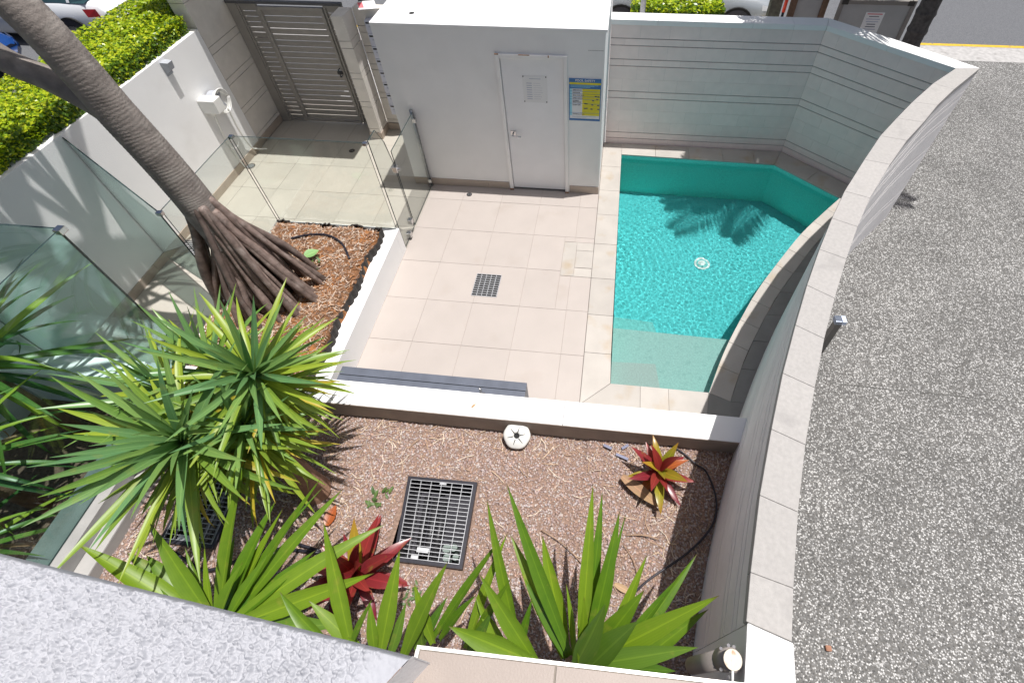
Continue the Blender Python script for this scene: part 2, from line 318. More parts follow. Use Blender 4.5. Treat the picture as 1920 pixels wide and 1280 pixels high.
def pebble_material():
    m = bpy.data.materials.new('exposed_aggregate'); m.use_nodes = True; N = m.node_tree; L = N.links; b = N.nodes['Principled BSDF']
    geo = N.nodes.new('ShaderNodeNewGeometry')
    v = N.nodes.new('ShaderNodeTexVoronoi'); v.inputs['Scale'].default_value = 74; v.feature = 'F1'; L.new(geo.outputs['Position'], v.inputs['Vector'])
    sep = N.nodes.new('ShaderNodeSeparateColor'); L.new(v.outputs['Color'], sep.inputs[0])
    rp = N.nodes.new('ShaderNodeValToRGB'); cr = rp.color_ramp; cr.interpolation = 'CONSTANT'
    for p_, c_ in ((0.0, 0.065), (0.18, 0.115), (0.38, 0.19), (0.56, 0.38), (0.72, 0.56), (0.88, 0.14)):
        e = cr.elements.new(p_) if p_ else cr.elements[0]
        e.color = (c_, c_ * 0.995, c_ * 0.975, 1)
    cr.elements[-1].color = (0.2, 0.19, 0.18, 1)
    L.new(sep.outputs[0], rp.inputs['Fac'])
    dr = N.nodes.new('ShaderNodeValToRGB'); dr.color_ramp.elements[0].position = 0.40; dr.color_ramp.elements[1].position = 0.70
    L.new(v.outputs['Distance'], dr.inputs['Fac'])
    mx = N.nodes.new('ShaderNodeMixRGB'); L.new(dr.outputs['Color'], mx.inputs['Fac']); L.new(rp.outputs['Color'], mx.inputs['Color1']); mx.inputs['Color2'].default_value = (0.13, 0.125, 0.115, 1)
    n2 = N.nodes.new('ShaderNodeTexNoise'); n2.inputs['Scale'].default_value = 1.3; n2.inputs['Detail'].default_value = 6; L.new(geo.outputs['Position'], n2.inputs['Vector'])
    mr = N.nodes.new('ShaderNodeMapRange'); mr.inputs['From Min'].default_value = 0.3; mr.inputs['From Max'].default_value = 0.7; mr.inputs['To Min'].default_value = 0.80; mr.inputs['To Max'].default_value = 1.08
    L.new(n2.outputs['Fac'], mr.inputs['Value'])
    sc = N.nodes.new('ShaderNodeVectorMath'); sc.operation = 'SCALE'; L.new(mx.outputs['Color'], sc.inputs[0]); L.new(mr.outputs[0], sc.inputs['Scale'])
    L.new(sc.outputs[0], b.inputs['Base Color']); b.inputs['Roughness'].default_value = 0.75
    bp = N.nodes.new('ShaderNodeBump'); bp.inputs['Strength'].default_value = 0.6; bp.inputs['Distance'].default_value = 0.006; bp.invert = True
    L.new(v.outputs['Distance'], bp.inputs['Height']); L.new(bp.outputs[0], b.inputs['Normal'])
    return m
pebble = pebble_material()

# ------------------------------------------------------------------ plan geometry (metres; patio floor is z = 0)
GZ = -0.40                     # street level outside
WT = 2.08                      # top of the boundary wall coping
IN = [(6.27, 0.58), (5.88, 0.20), (5.51, -0.23), (5.24, -0.57), (4.97, -0.92), (4.70, -1.34), (4.39, -1.84), (4.19, -2.22), (4.00, -2.61), (3.82, -3.01), (3.66, -3.40), (3.50, -3.81), (3.36, -4.22), (3.23, -4.63), (3.125, -5.03), (3.075, -5.25)]
OUT = [(6.55, 0.60), (6.06, 0.08), (5.76, -0.27), (5.49, -0.63), (5.21, -0.98), (4.92, -1.40), (4.59, -1.92), (4.38, -2.31), (4.19, -2.70), (4.00, -3.12), (3.84, -3.50), (3.69, -3.90), (3.55, -4.30), (3.43, -4.70), (3.335, -5.08), (3.285, -5.31)]
POOLC = [(5.70, 0.56), (5.35, 0.17), (4.98, -0.26), (4.60, -0.79), (4.23, -1.34), (3.97, -1.80), (3.70, -2.33), (3.48, -2.88)]
PA = (2.385, 1.36); PB = (4.86, 1.30); PC = POOLC[0]; PD = POOLC[-1]; PE = (2.40, -2.87)
COURSE = [GZ, -0.2, 0.0, 0.10, 0.215, 0.425, 0.635, 0.85, 0.965, 1.17, 1.385, 1.49, 1.70, 1.805, 2.005]
GROOVE = {0.10, 0.215, 0.85, 0.965, 1.385, 1.49, 1.70, 1.805}

def poly_len(P):
    d_ = [0.0]
    for a, b in zip(P[:-1], P[1:]): d_.append(d_[-1] + (Vector(b) - Vector(a)).length)
    return d_
def along(P, D, s):
    s = max(0.0, min(D[-1], s))
    for i in range(len(P) - 1):
        if s <= D[i + 1] or i == len(P) - 2:
            t = (s - D[i]) / max(1e-9, D[i + 1] - D[i]); return Vector(P[i]).lerp(Vector(P[i + 1]), t)

def blockwall(parent, inner, outer, bl=0.41, courses=COURSE, m=block_paint, name='block', seed=0):
    """courses of blocks between two plan curves, on a recessed mortar core"""
    inner = [Vector(p) for p in inner]; outer = [Vector(p) for p in outer]
    n = 60
    Di, Do = poly_len(inner), poly_len(outer); Li = Di[-1]
    def pair(t, ins):
        a, b = along(inner, Di, t * Di[-1]), along(outer, Do, t * Do[-1]); w = (b - a).normalized()
        return a + w * ins, b - w * ins
    # core
    V, F = [], []
    for i in range(n + 1):
        a, b = pair(i / n, 0.012 + 0.012)
        for z in (courses[0], courses[-1]): V += [(a.x, a.y, z), (b.x, b.y, z)]
    for i in range(n):
        o = 4 * i
        F += [(o, o + 4, o + 6, o + 2), (o + 1, o + 3, o + 7, o + 5), (o + 2, o + 6, o + 7, o + 3)]
    F += [(0, 2, 3, 1), (4 * n, 4 * n + 1, 4 * n + 3, 4 * n + 2)]
    mk('mortar_core', V, F, mortar, parent)
    for ci in range(len(courses) - 1):
        z0, z1 = courses[ci], courses[ci + 1]
        g0 = 0.007 if round(z0, 3) in GROOVE else 0.0006; g1 = 0.007 if round(z1, 3) in GROOVE else 0.0006
        k = max(1, round(Li / bl)); off = 0.5 * ((ci + seed) % 2)
        cuts = sorted(set([0.0] + [min(1.0, max(0.0, (j + off) / k)) for j in range(k + 1)] + [1.0]))
        for t0, t1 in zip(cuts[:-1], cuts[1:]):
            if t1 - t0 < 0.15 / k: continue
            e = 0.0006 / Li
            rows = [pair(t0 + e, 0.012), pair((t0 + t1) / 2, 0.012), pair(t1 - e, 0.012)]
            V = []
            for z in (z0 + g0, z1 - g1):
                for a, b in rows: V += [(a.x, a.y, z), (b.x, b.y, z)]
            F = [(0, 1, 3, 2), (2, 3, 5, 4), (6, 8, 9, 7), (8, 10, 11, 9), (0, 2, 8, 6), (2, 4, 10, 8), (1, 7, 9, 3), (3, 9, 11, 5), (0, 6, 7, 1), (4, 5, 11, 10)]
            mk(name, V, F, m, parent)

# ------------------------------------------------------------------ ground, road, driveway (structure)
def sheet(name, poly, z, m):
    o = mk(name, [(p[0], p[1], z) for p in poly], [tuple(range(len(poly)))], m); return tag(o, kind='structure')
sheet('ground', [(-90, -60), (90, -60), (90, 90), (-90, 90)], -3.2, soil)
sheet('driveway', [(3.0, -6.6)] + [(3.2, -5.6)] + [(o[0] - 0.05, o[1]) for o in reversed(OUT)] + [(6.5, 0.9), (6.0, 1.6), (6.0, 5.92), (60, 5.92), (60, -30), (3.0, -30)], GZ, pebble)
sheet('verge', [(-3.5, 1.95), (6.0, 1.95), (6.0, 5.92), (-3.5, 5.92)], GZ, path_mat)
sheet('footpath', [(-12, 5.9), (80, 5.9), (80, 6.56), (-12, 6.56)], GZ + 0.004, kerb_mat)
sheet('road', [(-60, 6.5), (90, 6.5), (90, 60), (-60, 60)], GZ - 0.09, asphalt)
sheet('car_park', [(-60, -30), (-4.05, -30), (-4.05, 1.1), (-3.5, 1.1), (-3.5, 6.5), (-60, 6.5)], GZ - 0.02, asphalt)
kb = box('kerb', -12, 80, 6.56, 6.70, GZ - 0.30, GZ + 0.006, kerb_mat); tag(kb, kind='structure')
yl = box('kerb_line', -12, 80, 6.59, 6.695, GZ + 0.006, GZ + 0.010, yellow_paint); tag(yl, kind='structure')

# ------------------------------------------------------------------ patio floor and its tiles
TX, TY = 0.60, 0.638
patio = box('patio_floor', -3.95, 2.07, -3.6, 2.6, -0.12, -0.006, grout); tag(patio, kind='structure')
tile_mesh = {}
def tile(x0, x1, y0, y1, m):
    g = 0.0018
    k = (round(x1 - x0, 3), round(y1 - y0, 3), m.name); w, h = x1 - x0 - 2 * g, y1 - y0 - 2 * g
    if k not in tile_mesh:
        V = []
        for z, e in ((-0.02, 0), (-0.0012, 0), (0.0, 0.0015)):
            V += [(-w / 2 + e, -h / 2 + e, z), (w / 2 - e, -h / 2 + e, z), (w / 2 - e, h / 2 - e, z), (-w / 2 + e, h / 2 - e, z)]
        F = [(8, 9, 10, 11)] + [(a, (a + 1) % 4, 4 + (a + 1) % 4, 4 + a) for a in range(4)] + [(4 + a, 4 + (a + 1) % 4, 8 + (a + 1) % 4, 8 + a) for a in range(4)]
        me = bpy.data.meshes.new('tile'); me.from_pydata(V, [], F); me.materials.append(m); tile_mesh[k] = me
    inst('tile', tile_mesh[k], patio, Matrix.Translation(((x0 + x1) / 2, (y0 + y1) / 2, random.uniform(-0.0012, 0.0008))))
for (rx0, rx1, ry0, ry1, m_) in ((-0.545, 2.07, -3.50, 0.335, tile_mat), (-3.81, -0.545, -1.09, 2.4, tile_cream), (-3.81, -2.24, -3.50, -1.09, tile_cream), (-0.545, -0.83, 0.335, 2.4, tile_cream)):
    if rx1 < rx0: rx0, rx1 = rx1, rx0
    i0, i1 = math.floor(rx0 / TX) - 1, math.ceil(rx1 / TX) + 1; j0, j1 = math.floor(ry0 / TY) - 1, math.ceil(ry1 / TY) + 1
    for i in range(i0, i1):
        for j in range(j0, j1):
            a0, a1 = max(rx0, i * TX), min(rx1, (i + 1) * TX); b0, b1 = max(ry0, j * TY), min(ry1, (j + 1) * TY)
            if a1 - a0 < 0.02 or b1 - b0 < 0.02: continue
            # patio drain opening and skimmer surround
            if a0 < 0.76 < a1 and False: continue
            if rx1 == 2.07 and a1 > 1.66 and b0 < -0.73 and b1 > -1.36:
                if a0 < 1.655: tile(a0, 1.655, b0, b1, m_)
                if b0 < -1.36: tile(max(a0, 1.655), a1, b0, -1.36, m_)
                if b1 > -0.73: tile(max(a0, 1.655), a1, -0.73, b1, m_)
                continue
            tile(a0, a1, b0, b1, m_)

# ------------------------------------------------------------------ pool
pool = tag(bpy.data.objects.new('swimming_pool', None), 'turquoise plunge pool with curved right side and shallow shelf', 'pool'); COL.objects.link(pool)
pool.location = (3.4, -0.8, -1.4)
FZ, WZ = -1.30, -0.085
curve = [tuple(p) for p in spline([(x, y, 0) for x, y in POOLC], 5)]
outline = [PA, PB] + [(p[0], p[1]) for p in curve] + [PE]            # clockwise from the back left
def poolwall():
    V, F = [], []; n = len(outline)
    for z in (FZ, -0.02):
        V += [(x, y, z) for x, y in outline]
    for i in range(n):
        j = (i + 1) % n; F.append((i, j, n + j, n + i))
    return V, F
V, F = poolwall(); mk('pool_wall', V, F, mat('pool_wall_pebble', (0.17, 0.82, 0.72), 0.6, 0.12, 55, 0.3, 90, detail=6), pool)  # same finish as the base, colour lightened to lift the wall's shade
mk('pool_base', [(x, y, FZ) for x, y in outline], [tuple(reversed(range(len(outline))))], pool_mat, pool)
def cut_curve(y0, y1):
    """curve x at several y between y0 and y1"""
    out = []
    for k in range(9):
        y = y0 + (y1 - y0) * k / 8
        for a, b in zip(curve[:-1], curve[1:]):
            if a[1] >= y >= b[1]:
                t = (a[1] - y) / max(1e-9, a[1] - b[1]); out.append((a[0] + (b[0] - a[0]) * t, y)); break
    return out
SHZ = -0.36
shelf_poly = [(2.392, -1.94)] + [(x + 0.0, y) for x, y in cut_curve(-1.98, -2.868)] + [(2.398, -2.868)]
prism('pool_shelf', [(x - 0.002, y) if i else (x, y) for i, (x, y) in enumerate(shelf_poly)], FZ + 0.002, SHZ, shelf_mat, pool)
prism('pool_step', [(2.393, -1.62), (2.93, -1.66), (3.02, -1.955), (2.393, -1.943)], FZ + 0.002, -0.66, step_mat, pool)
prism('pool_step', [(2.40, -2.50), (2.92, -2.48), (2.98, -2.862), (2.40, -2.862)], SHZ - 0.01, -0.20, mat('pool_top_step', (0.40, 0.50, 0.48), 0.6, 0.12, 55, 0.3, 90), pool)
dr = disc('pool_drain', (3.75, -0.20, FZ + 0.001), 0.12, 0.02, mat('drain_cover', (0.75, 0.8, 0.8), 0.5, 0.05), pool, 24)
disc('drain_ring', (3.75, -0.20, FZ + 0.022), 0.085, 0.01, mat('drain_ring', (0.2, 0.6, 0.6), 0.5, 0.05), dr, 24); disc('drain_ring', (3.75, -0.20, FZ + 0.033), 0.055, 0.01, MATS['drain_cover'], dr, 24)

# water: rippled surface, real refraction with the sun's caustics
def water_material():
    m = bpy.data.materials.new('pool_water'); m.use_nodes = True; N = m.node_tree; L = N.links
    for n in list(N.nodes):
        if n.type == 'BSDF_PRINCIPLED': N.nodes.remove(n)
    g = N.nodes.new('ShaderNodeBsdfGlass'); g.inputs['IOR'].default_value = 1.333; g.inputs['Roughness'].default_value = 0.0; g.inputs['Color'].default_value = (0.93, 1.0, 0.985, 1)
    L.new(g.outputs[0], N.nodes['Material Output'].inputs['Surface'])
    return m
gx = np.linspace(2.30, 5.80, 440); gy = np.linspace(-2.95, 1.45, 540); X, Y = np.meshgrid(gx, gy, indexing='ij')
cx_, cy_ = 2.9, -0.1
rad_ = np.hypot(X - 2.2, Y + 0.35); rad2 = np.hypot(X - 4.9, Y + 1.0)
H = 0.00045 * np.sin(rad_ * 55 + 3.0 * vnoise(X * 1.7, Y * 1.7, 3)) * np.exp(-((rad_ - 0.7) / 0.8) ** 2)
H += 0.00022 * np.sin(rad2 * 75 + 4 * vnoise(X * 2, Y * 2, 5)) * np.exp(-(rad2 / 1.6) ** 2)
H += 0.0030 * vnoise(X * 7.5, Y * 7.5, 11, 2, 0.42) + 0.0016 * vnoise(X * 24 + Y * 7, Y * 24 - X * 5, 17, 2, 0.4)
calm = np.clip((Y + 2.5) / 0.9, 0.35, 1.0); H *= 0.28 * calm * (0.55 + 1.3 * np.clip(vnoise(X * 0.9, Y * 0.9, 71, 2) + 0.45, 0, 1))
V = np.stack([X, Y, WZ + H], -1).reshape(-1, 3); ny = len(gy)
ii, jj = np.meshgrid(np.arange(len(gx) - 1), np.arange(ny - 1), indexing='ij'); a = (ii * ny + jj).ravel()
Fq = np.stack([a, a + ny, a + ny + 1, a + 1], -1)
# keep only the water inside the pool (plus a sliver under the coping)
ox = np.array([p[0] for p in outline]); oy = np.array([p[1] for p in outline])
def inside(x, y):
    c_ = np.zeros(x.shape, bool); n = len(ox); j = n - 1
    for i in range(n):
        cond = ((oy[i] > y) != (oy[j] > y)) & (x < (ox[j] - ox[i]) * (y - oy[i]) / (oy[j] - oy[i] + 1e-12) + ox[i]); c_ ^= cond; j = i
    return c_
fx = V[Fq].mean(1); keep = np.zeros(len(fx), bool)
for dx in (-0.02, 0, 0.02):
    for dy in (-0.02, 0, 0.02): keep |= inside(fx[:, 0] + dx, fx[:, 1] + dy)
Fq = Fq[keep]; used = np.unique(Fq); remap = np.zeros(len(V), int); remap[used] = np.arange(len(used))
water = bulk('pool_water', V[used], remap[Fq], water_material(), None, True); tag(water, kind='structure')
MNEE = True
if MNEE:
    water.cycles.is_caustics_caster = True; sl.cycles.is_caustics_light = True
    for ch in pool.children_recursive: ch.cycles.is_caustics_receiver = True

# coping stones round the pool
surround = thing('pool_surround', 'cream sandstone coping stones laid round the turquoise pool', 'pool coping', (2.2, -1.0, -0.05))
def stone(poly, m=sandstone, z=0.0):
    c_ = Vector((sum(p[0] for p in poly) / len(poly), sum(p[1] for p in poly) / len(poly)))
    q = []
    for p in poly:
        v = Vector(p); q.append(tuple(v + (c_ - v).normalized() * 0.0022))
    prism('coping_stone', q, -0.045, z + random.uniform(-0.001, 0.001), m, surround, 0.0015)
mk('bedding', [(2.072, -3.5, -0.02), (2.38, -3.5, -0.02), (2.38, 1.70, -0.02), (2.072, 1.70, -0.02)], [(0, 1, 2, 3)], grout, surround)
ys = [1.66, 1.02, 0.42, -0.13, -0.73, -1.36, -1.95, -2.50]
for a_, b_ in zip(ys[:-1], ys[1:]):
    stone([(2.074, b_), (2.388, b_), (2.388, a_), (2.074, a_)])
stone([(2.074, -2.50), (2.388, -2.50), (2.398, -2.874), (2.074, -3.16)])
xs = [2.074, 2.73, 3.04, 3.55, 4.2]
stone([(2.074, -3.16), (2.398, -2.874), (2.73, -2.874), (2.73, -3.49), (2.074, -3.49)])
stone([(2.73, -2.874), (3.04, -2.876), (3.04, -3.49), (2.73, -3.49)])
stone([(3.04, -2.876), (3.48, -2.878), (3.40, -3.49), (3.04, -3.49)])
xb = [2.388, 2.95, 3.5, 4.05, 4.55]
for a_, b_ in zip(xb[:-1], xb[1:]):
    ya = lambda x: 1.36 + (1.30 - 1.36) * (x - 2.385) / (4.86 - 2.385)
    stone([(a_, ya(a_)), (b_, ya(b_)), (b_, 1.665), (a_, 1.665)])
stone([(4.55, 1.307), (4.86, 1.30), (5.025, 1.665), (4.55, 1.665)])
for k in range(2):
    p0, p1 = Vector(PB).lerp(Vector(PC), k / 2), Vector(PB).lerp(Vector(PC), (k + 1) / 2)
    q0, q1 = Vector((5.025, 1.665)).lerp(Vector((6.05, 0.76)), k / 2), Vector((5.025, 1.665)).lerp(Vector((6.05, 0.76)), (k + 1) / 2)
    stone([tuple(p0), tuple(p1), tuple(q1), tuple(q0)])
cpts = [Vector((p[0], p[1])) for p in curve]; Dc = poly_len([tuple(p) for p in cpts])
nst = 11; inn = [Vector(p) for p in IN]; Dn = poly_len(IN)
def normal_out(s):
    a_, b_ = along(cpts, Dc, s - 0.02), along(cpts, Dc, s + 0.02); t = (b_ - a_).normalized(); return Vector((-t.y, t.x))
def to_wall(s, w):
    return along(cpts, Dc, s) + normal_out(s) * w
for k in range(nst):
    s0, s1 = Dc[-1] * k / nst, Dc[-1] * (k + 1) / nst; sm = (s0 + s1) / 2
    w0 = 0.07 if k == 0 else 0.24
    stone([tuple(to_wall(s0, 0)), tuple(to_wall(sm, 0)), tuple(to_wall(s1, 0)), tuple(to_wall(s1, 0.24)), tuple(to_wall(sm, 0.22 if k == 0 else 0.24)), tuple(to_wall(s0, w0))])
# paving between the coping and the curved wall
def wall_x(y):
    for a_, b_ in zip(IN[:-1], IN[1:]):
        if a_[1] >= y >= b_[1]:
            t = (a_[1] - y) / (a_[1] - b_[1]); return a_[0] + (b_[0] - a_[0]) * t
    return IN[-1][0]
for k in range(1, 8):
    s0, s1 = Dc[-1] * (0.22 + 0.78 * (k - 1) / 7), Dc[-1] * (0.22 + 0.78 * k / 7)
    a0, a1 = to_wall(s0, 0.24), to_wall(s1, 0.24)
    if wall_x(a0.y) + 0.03 - a0.x < 0.02: continue
    stone([(a0.x, a0.y), (a1.x, a1.y), (wall_x(a1.y) + 0.03, a1.y), (wall_x(a0.y) + 0.03, a0.y)], sandstone_shaded)
e_ = to_wall(Dc[-1], 0.24)
stone([(3.48, -2.878), (e_.x, e_.y), (wall_x(e_.y) + 0.03, e_.y), (wall_x(-3.49) + 0.03, -3.49), (3.40, -3.49)], sandstone_shaded)
# skimmer surround and lid
stone([(1.657, -1.357), (1.657, -0.733), (1.832, -0.733), (1.832, -1.357)], z=0.002)
stone([(1.832, -0.885), (1.832, -0.733), (2.072, -0.733), (2.072, -0.885)], z=0.002)
stone([(1.832, -1.357), (1.832, -1.205), (2.072, -1.205), (2.072, -1.357)], z=0.002)
lid = box('skimmer_lid', 1.838, 2.071, -1.199, -0.891, -0.03, 0.004, sandstone, None, 0.002); tag(lid, 'square stone skimmer lid set into the coping beside the pool', 'lid')

# ------------------------------------------------------------------ boundary walls
cw = thing('curved_boundary_wall', 'long curved grey block wall on the right with pale concrete coping', 'wall', (4.4, -1.9, GZ))
blockwall(cw, IN, OUT, m=block_paint_cool)
def coping_run(parent, A, B, z0, z1, m=coping_mat, name='coping_stone', gap=0.0014):
    for (a0, a1, b0, b1) in zip(A[:-1], A[1:], B[:-1], B[1:]):
        a0, a1, b0, b1 = map(Vector, (a0, a1, b0, b1)); t = (a1 - a0).normalized() * gap; u = (b1 - b0).normalized() * gap
        prism(name, [tuple(a0 + t), tuple(a1 - t), tuple(b1 - u), tuple(b0 + u)], z0, z1, m, parent, 0.002)
coping_run(cw, IN, OUT, 2.007, WT)
core = [tuple(Vector(a).lerp(Vector(b), 0.03)) for a, b in zip(IN, OUT)]; core2 = [tuple(Vector(a).lerp(Vector(b), 0.97)) for a, b in zip(IN, OUT)]
coping_run(cw, core, core2, 2.004, WT - 0.006, coping_mat, 'joint_bed', 0.0)
pier = thing('rendered_end_pier', 'white painted rendered pier capping the near end of curved wall', 'pier', (3.1, -5.6, GZ))
prism('pier_body', [(3.088, -5.256), (3.272, -5.315), (3.25, -5.55), (3.2, -6.6), (2.95, -6.6), (3.045, -5.50)], GZ, WT - 0.002, grey_render, pier)
prism('pier_cap', [(3.077, -5.256), (3.288, -5.316), (3.262, -5.55), (3.21, -6.6), (2.94, -6.6), (3.032, -5.50)], WT - 0.001, WT + 0.012, white_render, pier, 0.004)

rw = thing('rear_boundary_wall', 'straight grey painted block wall behind the pool', 'wall', (3.5, 1.75, 0))
blockwall(rw, [(2.10, 1.67), (5.03, 1.67)], [(2.10, 1.89), (5.10, 1.89)], seed=1)
coping_run(rw, [(2.09, 1.66), (2.75, 1.66), (3.4, 1.66), (4.05, 1.66), (4.6, 1.66), (5.03, 1.66)], [(2.09, 1.90), (2.75, 1.90), (3.4, 1.90), (4.05, 1.90), (4.6, 1.90), (5.10, 1.90)], 2.007, WT, white_render)
aw = thing('angled_boundary_wall', 'angled grey painted block wall joining rear wall to curved wall', 'wall', (5.7, 1.2, 0))
blockwall(aw, [(5.03, 1.667), (6.275, 0.585)], [(5.10, 1.887), (6.53, 0.64)], seed=0)
coping_run(aw, [(5.033, 1.66), (5.66, 1.112), (6.27, 0.583)], [(5.103, 1.90), (5.86, 1.24), (6.553, 0.604)], 2.007, WT, white_render)

# left boundary wall
lw = thing('left_boundary_wall', 'white rendered boundary wall on the left with hedge growing above it', 'wall', (-3.9, -1.5, 0))
box('wall_body', -4.02, -3.81, -4.2, 1.05, GZ, 2.03, white_render, lw, 0.004)
for k in range(8):
    y0 = -3.5 + k * 0.57; box('skirting_tile', -3.8095, -3.797, y0 + 0.002, min(1.05, y0 + 0.57) - 0.002, 0.0, 0.13, skirt_mat, lw)

# ------------------------------------------------------------------ pump house
ph = thing('pump_house', 'flat roofed white rendered pump room with white door', 'shed', (0.6, 1.2, 0))
HX0, HX1, HY, HZ = -0.83, 2.065, 0.333, 2.49
DX0, DX1, DZ = 0.745, 1.555, 2.135       # door leaf opening
box('front_wall', HX0, DX0 - 0.004, HY, HY + 0.16, 0, HZ - 0.002, grey_render, ph)
box('front_wall', DX1 + 0.004, HX1, HY, HY + 0.16, 0, HZ - 0.002, grey_render, ph)
box('lintel', DX0 - 0.004, DX1 + 0.004, HY, HY + 0.16, DZ + 0.006, HZ - 0.002, grey_render, ph)
box('side_wall', HX1 - 0.15, HX1, HY + 0.16, 1.655, -0.01, HZ - 0.001, white_render, ph)
box('side_wall', HX0, HX0 + 0.15, HY + 0.161, 2.3, -0.4, HZ - 0.002, white_render, ph)
box('rear_wall', HX0 + 0.15, 2.09, 2.15, 2.3, -0.4, HZ - 0.002, white_render, ph); box('side_wall', HX1 - 0.10, HX1 + 0.02, 1.66, 2.149, -0.4, HZ - 0.002, white_render, ph)
rf = box('roof', HX0 - 0.002, HX1 + 0.022, HY - 0.006, 2.32, HZ, HZ + 0.035, white_render, ph, 0.006)
disc('roof_outlet', (-0.38, 0.62, HZ + 0.030), 0.034, 0.008, dark_void, rf, 20)
box('room_dark', DX0 - 0.3, DX1 + 0.2, HY + 0.5, HY + 0.55, 0, 2.3, dark_void, ph)
for a_, b_ in ((HX0, -0.25), (-0.25, 0.35), (0.35, DX0 - 0.065), (DX1 + 0.065, HX1)):
    box('skirting_tile', a_ + 0.002, b_ - 0.002, HY - 0.012, HY - 0.0005, 0, 0.13, skirt_mat, ph)
df = thing('_', 'x', 'x'); bpy.data.objects.remove(df)
dfr = box('door_frame', DX0 - 0.05, DX0, HY - 0.028, HY + 0.12, 0.0, DZ + 0.055, frame_mat, ph, 0.004)
dfr2 = box('door_frame', DX1, DX1 + 0.05, HY - 0.028, HY + 0.12, 0.0, DZ + 0.055, frame_mat, ph, 0.004)
dfr3 = box('door_frame', DX0 + 0.0005, DX1 - 0.0005, HY - 0.027, HY + 0.12, DZ, DZ + 0.054, frame_mat, ph, 0.004)
for xx, zz, w, h, p in ((DX0 - 0.052, DZ + 0.048, 0.05, 0.012, dfr), (DX0 - 0.052, 0.0, 0.054, 0.03, dfr), (DX1 - 0.002, 0.0, 0.054, 0.024, dfr2), (DX0 + 0.25, DZ + 0.050, 0.14, 0.006, dfr3), (DX0 + 0.62, DZ + 0.030, 0.012, 0.026, dfr3)):
    box('rust_patch', xx, xx + w, HY - 0.030, HY - 0.02, zz, zz + h, rust, p)
door = box('door', DX0 + 0.006, DX1 - 0.006, HY + 0.012, HY + 0.052, 0.03, DZ - 0.006, door_mat, ph, 0.002)
hp = box('handle_plate', DX0 + 0.045, DX0 + 0.115, HY + 0.004, HY + 0.0115, 0.98, 1.06, steel, door, 0.002)
tube('door_handle', [(DX0 + 0.08, HY + 0.005, 1.02), (DX0 + 0.08, HY - 0.055, 1.02), (DX0 + 0.10, HY - 0.062, 1.018), (DX0 + 0.20, HY - 0.06, 1.01)], 0.011, steel, door, 8)
box('wall_crack', 1.86, 2.05, HY - 0.0006, HY + 0.001, 2.262, 2.266, mat('crack', (0.25, 0.24, 0.23), 0.9), ph)

def text_obj(txt, size, loc, m, parent, name='lettering', bold=0.0, align='CENTER', rot=(math.pi / 2, 0, 0)):
    cu = bpy.data.curves.new('lettering', 'FONT'); cu.body = txt; cu.size = size; cu.align_x = align; cu.offset = bold; cu.extrude = 0.0004
    t = bpy.data.objects.new('lettering_tmp', cu); COL.objects.link(t)
    dg = bpy.context.evaluated_depsgraph_get(); me = bpy.data.meshes.new_from_object(t.evaluated_get(dg))
    bpy.data.objects.remove(t); me.materials.clear(); me.materials.append(m)
    return inst(name, me, parent, Matrix.Translation(loc) @ Matrix.Rotation(rot[2], 4, 'Z') @ Matrix.Rotation(rot[0], 4, 'X'))

# pool safety sign
sg = thing('pool_safety_sign', 'blue and yellow pool safety sign on the wall right of white door', 'sign', (1.82, HY - 0.006, 1.6))
SX0, SX1, SZ0, SZ1 = 1.617, 2.045, 1.28, 1.905; sy = HY - 0.008
sw, sh = SX1 - SX0, SZ1 - SZ0
box('panel', SX0, SX1, sy, HY - 0.0005, SZ0, SZ1, paper, sg)
def sb(n_, u0, u1, v0, v1, m, lift):   # u from left, v from top, fractions of the sign
    box(n_, SX0 + u0 * sw, SX0 + u1 * sw, sy - 0.0004 * lift, sy + 0.0002, SZ1 - v1 * sh, SZ1 - v0 * sh, m, sg)
sb('border', 0.015, 0.985, 0.008, 0.992, sign_blue, 1); sb('field', 0.04, 0.96, 0.235, 0.94, paper, 2)
sb('band', 0.03, 0.97, 0.10, 0.145, sign_yellow, 2); sb('column', 0.04, 0.105, 0.235, 0.865, sign_cyan, 3)
sb('panel_field', 0.42, 0.96, 0.235, 0.865, sign_yellow, 3)
rows_ = [(0.235, 'EMERGENCY'), (0.295, 'RESPONSE'), (0.355, 'SEND FOR HELP'), (0.42, 'OPEN AIRWAY'), (0.48, 'NORMAL\nBREATHING'), (0.58, 'START CPR'), (0.80, 'DEFIBRILLATION')]
for v_, tx in rows_:
    sb('rule', 0.04, 0.96, v_ - 0.003, v_ + 0.003, sign_blue, 4)
    text_obj(tx, 0.021, (SX0 + 0.125 * sw, sy - 0.0022, SZ1 - (v_ + 0.045) * sh), ink, sg, bold=0.0004, align='LEFT')
text_obj('POOL SAFETY', 0.041, (SX0 + 0.5 * sw, sy - 0.0012, SZ1 - 0.078 * sh), paper, sg, bold=0.0006)
for k in range(3): sb('small_print', 0.06, 0.9 - 0.12 * k, 0.158 + 0.022 * k, 0.166 + 0.022 * k, sign_cyan, 2)
for k in range(2): sb('small_print', 0.10, 0.86 - 0.3 * k, 0.885 + 0.022 * k, 0.892 + 0.022 * k, ink_pale, 4)
for k in range(13): sb('small_print', 0.45, 0.90 - 0.10 * random.random(), 0.262 + 0.046 * k, 0.268 + 0.046 * k, mat('sign_print', (0.45, 0.42, 0.03), 0.6), 4)
for (u_, v_) in ((0.80, 0.40), (0.88, 0.41), (0.85, 0.47), (0.72, 0.50), (0.48, 0.575), (0.52, 0.58), (0.70, 0.60), (0.88, 0.61), (0.47, 0.69), (0.53, 0.685), (0.68, 0.70), (0.89, 0.70)):
    sb('pictogram', u_, u_ + 0.065, v_ - 0.012, v_ + 0.014, ink, 5)
